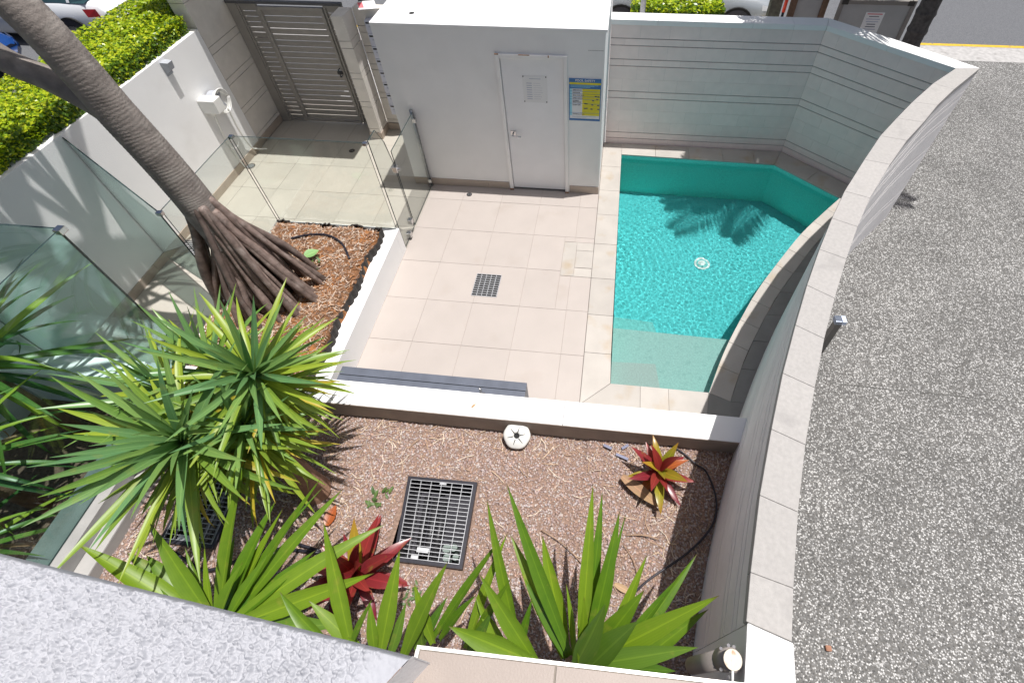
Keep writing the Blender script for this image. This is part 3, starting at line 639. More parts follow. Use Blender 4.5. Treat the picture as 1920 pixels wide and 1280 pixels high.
# notice on the door
no_ = thing('door_notice', 'white typed notice in a clear sleeve screwed to pump room door', 'notice', (1.13, HY, 1.5))
NX0, NX1, NZ0, NZ1 = 1.015, 1.335, 1.52, 1.90; nyy = HY + 0.0085
box('sheet', NX0, NX1, nyy, HY + 0.0115, NZ0, NZ1, paper, no_)
box('print_line', NX0 + 0.09, NX1 - 0.08, nyy - 0.0004, nyy + 0.0002, NZ1 - 0.045, NZ1 - 0.038, ink_pale, no_)
for k in range(8):
    zz = NZ1 - 0.10 - k * 0.032
    box('print_line', NX0 + 0.05, NX0 + 0.12, nyy - 0.0006, nyy + 0.0002, zz - 0.009, zz, ink_pale, no_)
    box('print_line', NX0 + 0.14, NX1 - 0.05 - 0.05 * random.random(), nyy - 0.0004, nyy + 0.0002, zz - 0.006, zz - 0.001, mat('faint_print', (0.62, 0.62, 0.65), 0.7), no_)
for xx in (NX0 + 0.012, NX1 - 0.012):
    for zz in (NZ0 + 0.012, NZ1 - 0.012): disc('screw', (xx, nyy + 0.001, zz), 0.008, 0.005, dark_metal, no_, 8, axis=(0, -1, 0))

# ------------------------------------------------------------------ entry: pillars, gate, canopy, letterboxes
pl = thing('gate_pillar', 'pale block pillar left of the slatted entry gate beside boundary wall', 'pillar', (-3.9, 1.5, 0))
PCOURSE = [0.13, 0.20, 0.62, 0.72, 1.12, 1.22, 1.62, 1.73, 2.37, 2.47, 2.70]
def pillar(parent, x0, x1, y0, y1, top=2.70):
    box('core', x0 + 0.011, x1 - 0.011, y0 + 0.011, y1 - 0.011, -0.02, top - 0.01, mortar, parent)
    zz = [z for z in PCOURSE if z < top - 0.05] + [top]
    for a_, b_ in zip(zz[:-1], zz[1:]):
        g = 0.005
        box('block', x0, x1, y0, y1, a_ + (0 if a_ == zz[0] else g), b_ - g, cream_block, parent)
    box('plinth', x0 - 0.012, x1 + 0.012, y0 - 0.012, y1 + 0.012, 0.0, 0.127, skirt_mat, parent)
pillar(pl, -4.06, -3.83, 1.075, 2.2)
pr = thing('gate_pillar', 'slim pale block pillar right of the slatted entry gate by letterboxes', 'pillar', (-1.86, 1.6, 0))
pillar(pr, -1.965, -1.775, 1.45, 1.77, 2.10)
el = thing('entry_block_wall', 'short pale block wall between slim gate pillar and pump room', 'wall', (-1.3, 1.8, 0))
box('core', -1.77, -0.84, 1.776, 1.88, -0.02, 2.08, mortar, el)
for ci, (a_, b_) in enumerate(zip([0.13, 0.20, 0.62, 0.72, 1.12, 1.22, 1.41, 1.52, 1.73, 1.83], [0.20, 0.62, 0.72, 1.12, 1.22, 1.41, 1.52, 1.73, 1.83, 2.10])):
    for xa in (-1.765, -1.36, -0.95): box('block', xa + 0.003, min(-0.84, xa + 0.405), 1.76, 1.895, a_ + 0.005, b_ - 0.005, cream_block, el)
box('plinth', -1.76, -0.84, 1.746, 1.759, 0, 0.127, skirt_mat, el)
lb = thing('letterbox_column', 'column of pale letterboxes with slots beside the pump room corner', 'letterboxes', (-1.3, 1.6, 0))
for k in range(8):
    z0 = 0.36 + k * 0.20
    b_ = box('letterbox', -1.58, -1.20, 1.66, 1.757, z0 + 0.003, z0 + 0.197, letter_blue, lb, 0.003)
    box('slot', -1.565, -1.215, 1.656, 1.662, z0 + 0.150, z0 + 0.172, dark_void, b_); box('number_plate', -1.535, -1.505, 1.657, 1.662, z0 + 0.095, z0 + 0.115, ink_pale, b_)
ml = thing('junk_mail', 'white leaflet with red corner left on top of letterbox wall', 'leaflet', (-1.5, 1.75, 2.1))
a_ = at(680, 16, z=2.13); obox('leaflet_sheet', (-1.52, 1.76, 2.135), (0.13, 0.03, 0.0), (-0.05, 0.09, 0.02), (0, 0, 0.006), paper, ml); obox('red_corner', (-1.60, 1.74, 2.1435), (0.035, 0.008, 0.0), (-0.03, 0.055, 0.012), (0, 0, 0.003), mat('red_print', (0.75, 0.18, 0.2), 0.5), ml)

gt = thing('slatted_gate', 'tall brown grey aluminium gate of horizontal slats in the entry', 'gate', (-2.8, 1.86, 0))
def slats(parent, x0, x1, y, z0, z1, n, fw=0.045):
    for xx in (x0, x1 - fw): box('stile', xx, xx + fw, y - 0.025, y + 0.025, z0, z1, gate_mat, parent, 0.003)
    for zz in (z0, z1 - fw): box('rail', x0 + fw + 0.0005, x1 - fw - 0.0005, y - 0.022, y + 0.022, zz, zz + fw, gate_mat, parent)
    p = (z1 - z0 - 2 * fw) / n
    me = None
    for k in range(n):
        zc = z0 + fw + p * (k + 0.5)
        tl = random.uniform(-0.05, 0.05)
        if me is None:
            L_ = (x1 - x0) / 2 - fw - 0.001
            me = bpy.data.meshes.new('slat'); me.from_pydata(boxv(-L_, L_, -0.004, 0.004, -p * 0.442, p * 0.442), [], BOXF); me.materials.append(gate_mat)
        inst('slat', me, parent, Matrix.Translation(((x0 + x1) / 2, y, zc)) @ Matrix.Rotation(tl * 0.5, 4, 'X'))
slats(gt, -3.335, -2.285, 1.86, 0.03, 2.04, 20)
box('latch', -2.40, -2.31, 1.82, 1.834, 0.98, 1.03, dark_metal, gt); tube('gate_handle', [(-2.34, 1.835, 1.08), (-2.34, 1.78, 1.08), (-2.34, 1.78, 0.95), (-2.34, 1.835, 0.95)], 0.009, dark_metal, gt, 8)
gs = thing('slatted_side_panel', 'narrow slatted panel between gate and left block pillar', 'panel', (-3.5, 1.87, 0)); slats(gs, -3.66, -3.35, 1.875, 0.02, 2.07, 24, 0.03)
gs2 = thing('slatted_side_panel', 'narrow slatted panel between gate and slim right pillar', 'panel', (-2.1, 1.87, 0)); slats(gs2, -2.27, -1.97, 1.875, 0.02, 2.07, 24, 0.03)
gb = thing('gate_head_beam', 'slim grey beam running above the slatted entry gate', 'beam', (-2.8, 1.87, 2.08)); box('beam_body', -3.82, -1.97, 1.835, 1.90, 2.078, 2.118, mat('beam_paint', (0.09, 0.09, 0.10), 0.5), gb)
box('jamb_post', -3.82, -3.67, 1.85, 1.90, 0, 2.077, gate_mat, gb)
cn = thing('entry_canopy', 'flat canopy above the entry gate, seen only by its shadow', 'canopy', (-2.8, 1.4, 2.8)); box('slab', -4.4, -1.45, 1.03, 2.0, 2.86, 3.0, white_render, cn); box('post', -1.70, -1.50, 1.895, 2.0, GZ, 2.859, mat('beam_paint', (0.09, 0.09, 0.10), 0.5), cn)

# ------------------------------------------------------------------ planter walls, bench, gravel bed
PT, PY0, PY1 = 0.72, -3.73, -3.49
pw = thing('planter_wall', 'low white rendered planter wall crossing between gravel bed and patio', 'wall', (0.8, -3.6, 0))
box('wall_body', -3.80, 1.958, PY0, PY1, -0.4, PT, white_render, pw, 0.006); box('wall_body', 1.962, 3.66, PY0, PY1, -0.4, PT - 0.001, white_render, pw, 0.006)
box('bed_face', -1.66, 3.66, PY0 - 0.004, PY0 - 0.0005, 0.2, PT - 0.008, mat('taupe_face', (0.36, 0.30, 0.255), 0.9, 0.12, 5, 0.2, 80), pw)  # thin slab, browner and darker than the wall body
bed = mk('garden_bed', [(-1.86, -6.3, 0.18), (3.3, -6.3, 0.18), (3.66, -3.72, 0.18), (-1.86, -3.72, 0.18)], [(0, 1, 2, 3)], soil); tag(bed, kind='structure')
lp = thing('planter_side_wall', 'grey concrete wall along the left of gravel bed under the glass', 'wall', (-1.85, -5, 0))
box('wall_body', -2.12, -1.80, -6.4, PY0 - 0.003, -0.4, PT, mat('concrete_side', (0.38, 0.37, 0.36), 0.85, 0.1, 8, 0.3, 90, stain=(0.30, 0.30, 0.29), stain_scale=2.5, stain_lo=0.5, stain_hi=0.8), lp, 0.005)
box('kerb_edge', -1.798, -1.66, -6.4, PY0 - 0.004, 0.2, 0.585, mat('concrete_kerb', (0.40, 0.39, 0.375), 0.85, 0.06, 8, 0.2, 90), lp, 0.012)
# bench behind the planter wall
bn = thing('slatted_bench', 'dark slate grey slatted bench against the patio side of planter wall', 'bench', (0.5, -3.3, 0))
for y0, y1, dz in ((-3.285, -3.195, 0), (-3.385, -3.292, 0), (-3.485, -3.392, 0)): box('seat_slat', -0.455, 1.53, y0, y1, 0.415 + dz, 0.445 + dz, bench_mat, bn, 0.003)
for xx in (-0.36, 0.55, 1.42): box('leg', xx, xx + 0.06, -3.48, -3.20, 0.0, 0.414, bench_mat, bn)
box('end_panel', 1.500, 1.529, -3.48, -3.20, 0.0, 0.413, bench_mat, bn)
br = box('bracket', 1.10, 1.16, -3.487, -3.42, 0.446, 0.60, dark_metal, bn, 0.006); tube('bracket_hook', [(1.13, -3.45, 0.60), (1.13, -3.44, 0.66), (1.12, -3.43, 0.69)], 0.012, steel, br, 8)

# gravel (stuff)
def gravel(name, n, poly_fn, x0, x1, y0, y1, zfun, smin, smax, mats_, flat=0.65, seed=1):
    g = np.random.default_rng(seed)
    x = g.uniform(x0, x1, n * 2); y = g.uniform(y0, y1, n * 2); ok = poly_fn(x, y); x, y = x[ok][:n], y[ok][:n]; n = len(x)
    s = g.uniform(smin, smax, n) * g.choice([0.7, 1, 1, 1.35], n)
    base = np.array([(-1, -1, -1), (1, -1, -1), (1, 1, -1), (-1, 1, -1), (-1, -1, 1), (1, -1, 1), (1, 1, 1), (-1, 1, 1)], float) / 1.5
    jit = g.uniform(-0.32, 0.32, (n, 8, 3)); v = base[None] * np.array([1, 1, 1]) + jit
    v[:, 4:, :2] *= g.uniform(0.45, 0.85, (n, 1, 1)); v[..., 2] *= flat
    an = g.uniform(0, 6.28, n); ca, sa = np.cos(an)[:, None], np.sin(an)[:, None]
    asp = g.uniform(0.7, 1.3, n)[:, None]
    vx, vy = v[..., 0] * asp, v[..., 1] / asp
    tl = g.uniform(-0.5, 0.5, (n, 1)); vz = v[..., 2] + vx * tl
    V = np.stack([(vx * ca - vy * sa) * s[:, None] + x[:, None], (vx * sa + vy * ca) * s[:, None] + y[:, None], vz * s[:, None] + zfun(x, y)[:, None] + (s * 0.25)[:, None]], -1).reshape(-1, 3)
    bf = np.array(BOXF); F = (bf[None] + 8 * np.arange(n)[:, None, None]).reshape(-1, 4)
    fm = np.repeat(g.integers(0, len(mats_), n), 6)
    o = bulk(name, V, F, None, None, False, mats_, fm); return o
stones_m = [mat('gravel_a', (0.36, 0.255, 0.225), 0.7, 0.3, 60), mat('gravel_b', (0.44, 0.345, 0.315), 0.7, 0.25, 60), mat('gravel_c', (0.33, 0.245, 0.235), 0.7, 0.3, 60), mat('gravel_d', (0.50, 0.44, 0.41), 0.65, 0.2, 60), mat('gravel_e', (0.44, 0.29, 0.225), 0.7, 0.3, 60), mat('gravel_f', (0.44, 0.375, 0.37), 0.7, 0.3, 60)]
def bed_z(x, y): return 0.462 + 0.035 * vnoise(x * 2.1, y * 2.1, 21, 2) + 0.03 * np.clip((y + 4.2) / 0.5, 0, 1) * (x > 2.2)
def bed_in(x, y):
    wx = np.interp(-y, [-p[1] for p in IN], [p[0] for p in IN])
    a_ = (x > -1.66) & (x < wx + 0.01) & (y < PY0 - 0.004) & (y > -5.62)
    for (gx0, gx1, gy0, gy1) in ((0.60, 1.28, -4.94, -4.23), (-1.36, -0.80, -5.00, -4.44)): a_ &= ~((x > gx0) & (x < gx1) & (y > gy0) & (y < gy1))
    return a_
tag(gravel('gravel', 38000, bed_in, -1.68, 3.7, -5.62, -3.72, bed_z, 0.0065, 0.0125, stones_m, seed=5), 'pinkish brown gravel covering the garden bed', 'gravel', kind='stuff')
# a fine sheet of grit under the stones
nx, ny_ = 180, 70; X, Y = np.meshgrid(np.linspace(-1.68, 3.72, nx), np.linspace(-5.7, -3.72, ny_), indexing='ij'); Z = bed_z(X, Y) - 0.001
V = np.stack([X, Y, Z], -1).reshape(-1, 3); ii, jj = np.meshgrid(np.arange(nx - 1), np.arange(ny_ - 1), indexing='ij'); a_ = (ii * ny_ + jj).ravel()
Fg = np.stack([a_, a_ + ny_, a_ + ny_ + 1, a_ + 1], -1); cc = V[Fg].mean(1); wx = np.interp(-cc[:, 1], [-p[1] for p in IN], [p[0] for p in IN])
kp = cc[:, 0] < wx + 0.02
for (gx0, gx1, gy0, gy1) in ((0.64, 1.24, -4.90, -4.27), (-1.33, -0.83, -4.97, -4.48)): kp &= ~((cc[:, 0] > gx0) & (cc[:, 0] < gx1) & (cc[:, 1] > gy0) & (cc[:, 1] < gy1))
grit = bulk('grit', V, Fg[kp], mat('grit', (0.27, 0.185, 0.145), 0.95, 0.35, 45, 0.8, 120, detail=6), None, True); tag(grit, 'fine brown grit between the gravel stones of the bed', 'grit', kind='stuff')

# straw and dry leaf litter (stuff)
def straw(name, n, fn, zfun, mats_, lmin, lmax, wmin, wmax, seed, lift=0.012, tilt=0.25, bounds=(-1.6, 3.6, -5.55, -3.74)):
    g = np.random.default_rng(seed); x = g.uniform(bounds[0], bounds[1], n * 8); y = g.uniform(bounds[2], bounds[3], n * 8)
    ok = fn(x, y, g); x, y = x[ok][:n], y[ok][:n]; n = len(x)
    L_ = g.uniform(lmin, lmax, n); w = g.uniform(wmin, wmax, n); an = g.uniform(0, 6.28, n); be = g.uniform(-0.35, 0.35, n)
    z0 = zfun(x, y) + lift * g.uniform(0.4, 1.6, n); tz = g.uniform(-tilt, tilt, n)
    V = np.zeros((n, 6, 3))
    for k, t in enumerate((-0.5, 0.0, 0.5)):
        a2 = an + be * t * 2; cx, cy = x + np.cos(an) * L_ * t - np.sin(an) * be * L_ * t * t * 2, y + np.sin(an) * L_ * t + np.cos(an) * be * L_ * t * t * 2
        cz = z0 + np.abs(tz * t) * L_ * 0.4
        for s_, kk in ((-1, 0), (1, 1)):
            V[:, 2 * k + kk] = np.stack([cx - np.sin(a2) * w * s_ / 2, cy + np.cos(a2) * w * s_ / 2, cz + 0.15 * w * s_], -1)
    F = np.concatenate([np.array([[0, 1, 3, 2], [2, 3, 5, 4]])[None] + 6 * np.arange(n)[:, None, None]], 0).reshape(-1, 4)
    return bulk(name, V.reshape(-1, 3), F, None, None, False, mats_, np.repeat(g.integers(0, len(mats_), n), 2))
straw_m = [mat('straw_a', (0.56, 0.42, 0.30), 0.8, 0.2, 30), mat('straw_b', (0.44, 0.30, 0.20), 0.8, 0.2, 30), mat('straw_c', (0.66, 0.55, 0.44), 0.8, 0.2, 30)]
def litter(x, y, g):
    pdens = 0.18 + 0.8 * np.exp(-((x - 2.95) / 0.32) ** 2) + 0.75 * np.exp(-((y + 3.82) / 0.14) ** 2) + 0.7 * np.exp(-((x + 0.1) / 0.5) ** 2) + 0.8 * np.exp(-((x + 1.4) / 0.4) ** 2)
    return bed_in(x, y) & (g.random(len(x)) < pdens * 0.5)
tag(straw('straw_litter', 1000, litter, bed_z, straw_m, 0.03, 0.16, 0.002, 0.007, 9), 'dry straw and leaf litter scattered over gravel bed', 'straw', kind='stuff')

# ------------------------------------------------------------------ drain grates
def grate(root, corners, top, ncol, nrow, bar=0.004, fr=0.03, depth=0.28):
    """corners: near-left, near-right, far-right, far-left in plan"""
    c0, c1, c2, c3 = [Vector((p[0], p[1], 0)) for p in corners]
    def uv(u, v): return (c0.lerp(c1, u)).lerp(c3.lerp(c2, u), v)
    W_, H_ = (c1 - c0).length, (c3 - c0).length; fu, fv = fr / W_, fr / H_
    V, F = [], []
    ring = [[uv(0, 0), uv(1, 0), uv(1, 1), uv(0, 1)], [uv(fu, fv), uv(1 - fu, fv), uv(1 - fu, 1 - fv), uv(fu, 1 - fv)]]
    for rr, zs in ((ring[0], (top - depth, top)), (ring[1], (top - depth, top))):
        for zz in zs: V += [(p.x, p.y, zz) for p in rr]
    for k in range(4):
        j = (k + 1) % 4
        F += [(k, j, 4 + j, 4 + k), (8 + k, 12 + k, 12 + j, 8 + j), (4 + k, 4 + j, 12 + j, 12 + k)]
    F.append((8, 9, 10, 11)); mk('frame', V, F, black_plastic, root)
    for k in range(ncol):
        u = fu + (1 - 2 * fu) * (k / (ncol - 1)) ; a_, b_ = uv(u, fv), uv(u, 1 - fv); m_ = (a_ + b_) / 2; h = (b_ - a_) / 2; s_ = Vector((-h.y, h.x, 0)).normalized() * -bar / 2
        obox('bar', (m_.x, m_.y, top - 0.008), tuple(s_), tuple(h), (0, 0, 0.012), galv, root)
    for k in range(nrow):
        v_ = fv + (1 - 2 * fv) * (k / (nrow - 1)); a_, b_ = uv(fu, v_), uv(1 - fu, v_); m_ = (a_ + b_) / 2; h = (b_ - a_) / 2; s_ = Vector((-h.y, h.x, 0)).normalized() * bar / 2
        obox('bar', (m_.x, m_.y, top + 0.0003), tuple(h), tuple(s_), (0, 0, 0.006), galv, root)
    return uv
g1 = thing('drain_grate', 'large galvanised drain grate in black frame on the open gravel', 'grate', (0.95, -4.58, 0.47))
uvf = grate(g1, [(0.70, -4.915), (1.275, -4.915), (1.25, -4.24), (0.62, -4.25)], 0.515, 7, 20)
for (u_, v_, w_) in ((0.52, 0.955, 0.06), (0.30, 0.06, 0.06), (0.40, 0.15, 0.10)):
    p = uvf(u_, v_); box('clip_plate', p.x - w_ / 2, p.x + w_ / 2, p.y - 0.018, p.y + 0.018, 0.500, 0.5135, galv, g1)
for (u_, v_, r_) in ((0.70, 0.22, 0.035), (0.80, 0.24, 0.03), (0.72, 0.12, 0.03), (0.85, 0.14, 0.026)):
    p = uvf(u_, v_); disc('pipe_fitting', (p.x, p.y, 0.30), r_, 0.13, mat('fitting', (0.20, 0.25, 0.23), 0.5, 0.1), g1, 12)
for u_ in (0.25, 0.38, 0.5):
    a_, b_ = uvf(u_, 0.1), uvf(u_, 0.85); tube('conduit', [(a_.x, a_.y, 0.31), (b_.x, b_.y, 0.31)], 0.03, dark_metal, g1, 10)
g2 = thing('drain_grate', 'smaller galvanised drain grate half hidden under the yucca leaves', 'grate', (-1.08, -4.72, 0.47))
uvf = grate(g2, [(-1.31, -4.985), (-0.82, -4.985), (-0.85, -4.46), (-1.34, -4.46)], 0.505, 6, 14)
p = uvf(0.42, 0.10); box('clip_plate', p.x - 0.06, p.x + 0.06, p.y - 0.02, p.y + 0.02, 0.49, 0.5035, galv, g2)
for u_ in (0.55, 0.75): a_, b_ = uvf(u_, 0.1), uvf(u_, 0.9); tube('conduit', [(a_.x, a_.y, 0.33), (b_.x, b_.y, 0.33)], 0.035, grey_plastic, g2, 10)
g3 = thing('floor_drain_grate', 'small square steel grate set into the patio tiles', 'grate', (0.74, -1.37, 0))
a_, b_, c_, d_ = at(885, 553, z=0.004), at(931, 557, z=0.004), at(940, 516, z=0.004), at(894, 513, z=0.004)
gx0, gx1, gy0, gy1 = (a_.x + d_.x) / 2, (b_.x + c_.x) / 2, (a_.y + b_.y) / 2, (c_.y + d_.y) / 2
box('pit', gx0, gx1, gy0, gy1, 0.0012, 0.0022, dark_void, g3)
for k in range(6): xx = gx0 + (gx1 - gx0) * k / 5; box('bar', xx - 0.004, xx + 0.004, gy0, gy1, 0.0024, 0.0068, galv, g3)
for k in range(11): yy = gy0 + (gy1 - gy0) * k / 10; box('bar', gx0, gx1, yy - 0.0045, yy + 0.0045, 0.0026, 0.0062, galv, g3)
g4 = thing('strip_drain', 'slotted steel strip drain on the walkway by the left wall', 'grate', (-3.65, -1.35, 0))
box('pit', -3.79, -3.40, -1.47, -1.20, 0.001, 0.002, dark_void, g4)
for k in range(8): yy = -1.46 + k * 0.0365; box('bar', -3.79, -3.40, yy - 0.011, yy + 0.011, 0.0021, 0.006, galv, g4)
for nm, (px, py), r_, lab in (('floor_waste', (880, 365), 0.042, 'round dark floor waste in patio near the pump room wall'), ('floor_waste', (660, 283), 0.05, 'round dark floor waste in shade before the entry gate')):
    p = at(px, py, z=0.0); t = thing(nm, lab, 'drain', (p.x, p.y, 0)); disc('cover', (p.x, p.y, 0.0015), r_, 0.004, dark_metal, t, 20)
    for s_ in (-1, 1): disc('hole', (p.x + s_ * 0.014, p.y, 0.0056), 0.006, 0.0008, galv, t, 8)
p = at(470, 312, z=0.0); t = thing('tap_cover', 'round steel inspection cover on paving below the wall box', 'cover', (p.x, p.y, 0)); disc('rim', (p.x, p.y, 0.001), 0.075, 0.006, steel, t, 24); disc('plate', (p.x, p.y, 0.0071), 0.058, 0.002, mat('cover_plate', (0.18, 0.19, 0.19), 0.5), t, 24)

# ------------------------------------------------------------------ palm planter with mulch
mp = thing('palm_planter', 'white rendered planter box holding the leaning pandanus', 'planter', (-1.4, -2.3, 0))
QX0, QX1, QY0, QY1, QZ = -2.27, -0.54, -3.488, -1.08, 0.41
box('wall', QX0, QX1, QY1 - 0.13, QY1, 0.0, QZ, white_render, mp, 0.004); box('wall', QX1 - 0.20, QX1 - 0.0005, QY0, QY1 - 0.131, 0.0, QZ - 0.0005, white_render, mp, 0.004)
box('wall', QX0 + 0.0005, QX0 + 0.13, QY0, QY1 - 0.131, 0.0, QZ - 0.0005, white_render, mp, 0.004)
nx, ny_ = 90, 120; U, Vv = np.meshgrid(np.linspace(0, 1, nx), np.linspace(0, 1, ny_), indexing='ij')
MX0, MX1, MY0, MY1 = -2.16, -0.70, -3.45, -1.22
X = MX0 + (MX1 - MX0) * U; Y = MY0 + (MY1 - MY0) * Vv
edge = np.minimum(np.minimum(U, 1 - U) * (MX1 - MX0), np.minimum(Vv, 1 - Vv) * (MY1 - MY0))
def mulch_z(x, y):
    u, v = (x - MX0) / (MX1 - MX0), (y - MY0) / (MY1 - MY0); e = np.minimum(np.minimum(u, 1 - u) * (MX1 - MX0), np.minimum(v, 1 - v) * (MY1 - MY0))
    return 0.44 + 0.13 * np.clip(e / 0.12, 0, 1) ** 0.5 + 0.05 * vnoise(x * 3, y * 3, 31, 2) + 0.03 * np.exp(-((x + 1.6) ** 2 + (y + 2.4) ** 2) / 0.25)
Z = mulch_z(X, Y); Z[(edge <= 1e-6)] = 0.39
jx = 0.02 * vnoise(Y * 9, Y * 0 + X * 9, 41); X2 = X + jx * 2; Y2 = Y + 0.04 * vnoise(X * 8, Y * 8, 43)
ii, jj = np.meshgrid(np.arange(nx - 1), np.arange(ny_ - 1), indexing='ij'); a_ = (ii * ny_ + jj).ravel()
ms_ = bulk('mulch', np.stack([X2, Y2, Z], -1).reshape(-1, 3), np.stack([a_, a_ + ny_, a_ + ny_ + 1, a_ + 1], -1), mat('mulch_base', (0.20, 0.10, 0.05), 0.95, 0.35, 14, 0.9, 50, stain=(0.34, 0.14, 0.045), stain_scale=4, stain_lo=0.5, stain_hi=0.65), None, True)
tag(ms_, 'orange brown bark mulch heaped in the palm planter', 'mulch', kind='stuff')
mstraw = [mat('mulch_a', (0.44, 0.31, 0.22), 0.85, 0.2, 30), mat('mulch_b', (0.34, 0.16, 0.07), 0.85, 0.25, 30), mat('mulch_c', (0.54, 0.44, 0.36), 0.85, 0.2, 30), mat('mulch_d', (0.22, 0.13, 0.09), 0.85, 0.2, 30)]
tag(straw('mulch_chips', 5600, lambda x, y, g: (x > MX0 + .03) & (x < MX1 - .02) & (y > MY0) & (y < MY1 - .02), mulch_z, mstraw, 0.025, 0.085, 0.004, 0.011, 19, 0.010, 0.6, (MX0, MX1, MY0, MY1)), 'shredded bark chips lying on the palm planter mulch', 'bark chips', kind='stuff')
# corrugated black liner round the mulch
per = [(MX0, MY1), (MX1, MY1), (MX1, MY0)]
pts = []
for a_, b_ in zip(per[:-1], per[1:]):
    for k in range(60):
        t = k / 60; pts.append(Vector((a_[0] + (b_[0] - a_[0]) * t, a_[1] + (b_[1] - a_[1]) * t, 0)))
V, F = [], []
for k, q in enumerate(pts):
    o = 0.012 * math.sin(k * 2.1) + 0.02 * math.sin(k * 0.31); n_ = Vector((0, 1, 0)) if k < 60 else Vector((1, 0, 0))
    q = q + n_ * (o + 0.012); zt = 0.53 + 0.02 * math.sin(k * 0.45) + 0.008 * math.sin(k * 1.9)
    V += [(q.x, q.y, 0.411), (q.x, q.y, zt), (q.x - n_.x * 0.02, q.y - n_.y * 0.02, zt - 0.005)]
for k in range(len(pts) - 1): o = 3 * k; F += [(o, o + 1, o + 4, o + 3), (o + 1, o + 2, o + 5, o + 4)]
tag(mk('planter_liner', V, F, mat('liner', (0.035, 0.03, 0.027), 0.8, 0.3, 30)), 'ragged black liner edging standing round the bark mulch', 'liner')
hz = [at(655, 485, z=0.60), at(640, 455, z=0.62), at(612, 437, z=0.63), at(575, 437, z=0.62), at(545, 445, z=0.60)]
hz = [Vector((p.x, p.y, float(mulch_z(np.array([p.x]), np.array([p.y]))[0]) + 0.02)) for p in hz]
tag(tube('irrigation_hose', spline(hz, 5), 0.014, black_plastic), 'thin black irrigation hose curving over the palm planter mulch', 'hose')

# ------------------------------------------------------------------ leaves
def leaf_geom(n=9, width=0.06, droop=0.3, fold=0.35, prof='yucca', curl=0.0, twist=0.0):
    """leaf of length 1 along +X, up +Z; returns verts, faces, uv"""
    V, F, UV = [], [], []
    x = z = 0.0; a = 0.0
    for i in range(n):
        t = i / (n - 1)
        if prof == 'yucca': w = width * (0.55 + 1.6 * t) if t < 0.28 else width * (1.0 - ((t - 0.28) / 0.72) ** 1.9)
        elif prof == 'broad': w = width * (0.45 + 0.55 * math.sin(math.pi * min(1, t / 0.5) / 2) ** 1.3) * (1 - max(0, (t - 0.40) / 0.60) ** 1.45)
        else: w = width * max(0.22 if t < 0.15 else 0.0, math.sin(math.pi * (0.10 + 0.90 * t) ** 0.85)) if prof == 'cordy' else width * (1 - t ** 2)
        w = max(w, 0.0012)
        if i: x += math.cos(a) / (n - 1); z += math.sin(a) / (n - 1)
        tw = twist * t; fo = fold * (1 - 0.5 * t)
        up = Vector((-math.sin(a), 0, math.cos(a))); sd = Vector((0, 1, 0))
        s2 = sd * math.cos(tw) + up * math.sin(tw); u2 = up * math.cos(tw) - sd * math.sin(tw)
        c_ = Vector((x, 0, z))
        for s_, vv in ((-1, 0.0), (0, 0.5), (1, 1.0)):
            q = c_ + s2 * (s_ * w / 2) + u2 * (abs(s_) * fo * w / 2); V.append(tuple(q)); UV.append((t, vv))
        a -= droop / (n - 1) * (0.4 + 1.6 * t) + curl * t / (n - 1)
    for i in range(n - 1):
        o = 3 * i; F += [(o, o + 3, o + 4, o + 1), (o + 1, o + 4, o + 5, o + 2)]
    return V, F, UV
def leaf_mesh(name, m, **kw):
    V, F, UV = leaf_geom(**kw); me = bpy.data.meshes.new(name); me.from_pydata(V, [], F); me.materials.append(m)
    ul = me.uv_layers.new(name='UVMap')
    for l in me.loops: ul.data[l.index].uv = UV[l.vertex_index]
    for p in me.polygons: p.use_smooth = True
    return me
def place_leaf(name, me, parent, base, direction, length, roll=0.0, wscale=1.0, up=(0, 0, 1)):
    x = Vector(direction).normalized(); u = Vector(up)
    y = u.cross(x)
    if y.length < 1e-4: y = Vector((0, 1, 0))
    y.normalize(); z = x.cross(y)
    R = Matrix((x, y, z)).transposed().to_4x4() @ Matrix.Rotation(roll, 4, 'X')
    return inst(name, me, parent, Matrix.Translation(base) @ R @ Matrix.Diagonal((length, wscale * length, length, 1)))

def rosette(parent, c, n, L0, meshes, el0, el1, tilt=(0, 0, 1), name='leaf', rr=None, wscale=1.0, az_bias=None, pick=None):
    """n leaves spiralling from upright (young) to hanging (old)"""
    rr = rr or random; ax = Vector(tilt).normalized(); e1 = ax.orthogonal().normalized(); e2 = ax.cross(e1)
    for k in range(n):
        t = k / (n - 1); az = k * 2.39996 + rr.uniform(-0.25, 0.25); el = math.radians(el0 + (el1 - el0) * t ** 0.85 + rr.uniform(-9, 9))
        d_ = (e1 * math.cos(az) + e2 * math.sin(az)) * math.cos(el) + ax * math.sin(el)
        L_ = L0 * (0.62 + 0.48 * math.sin(math.pi * (0.18 + 0.62 * t))) * rr.uniform(0.85, 1.1)
        b = Vector(c) - ax * (0.16 * t) + d_ * 0.015
        me = pick(t, rr) if pick else rr.choice(meshes)
        place_leaf(name, me, parent, b, d_, L_, rr.uniform(-0.4, 0.4), wscale * rr.uniform(0.85, 1.12), up=ax if abs(d_.dot(ax)) < 0.97 else e1)

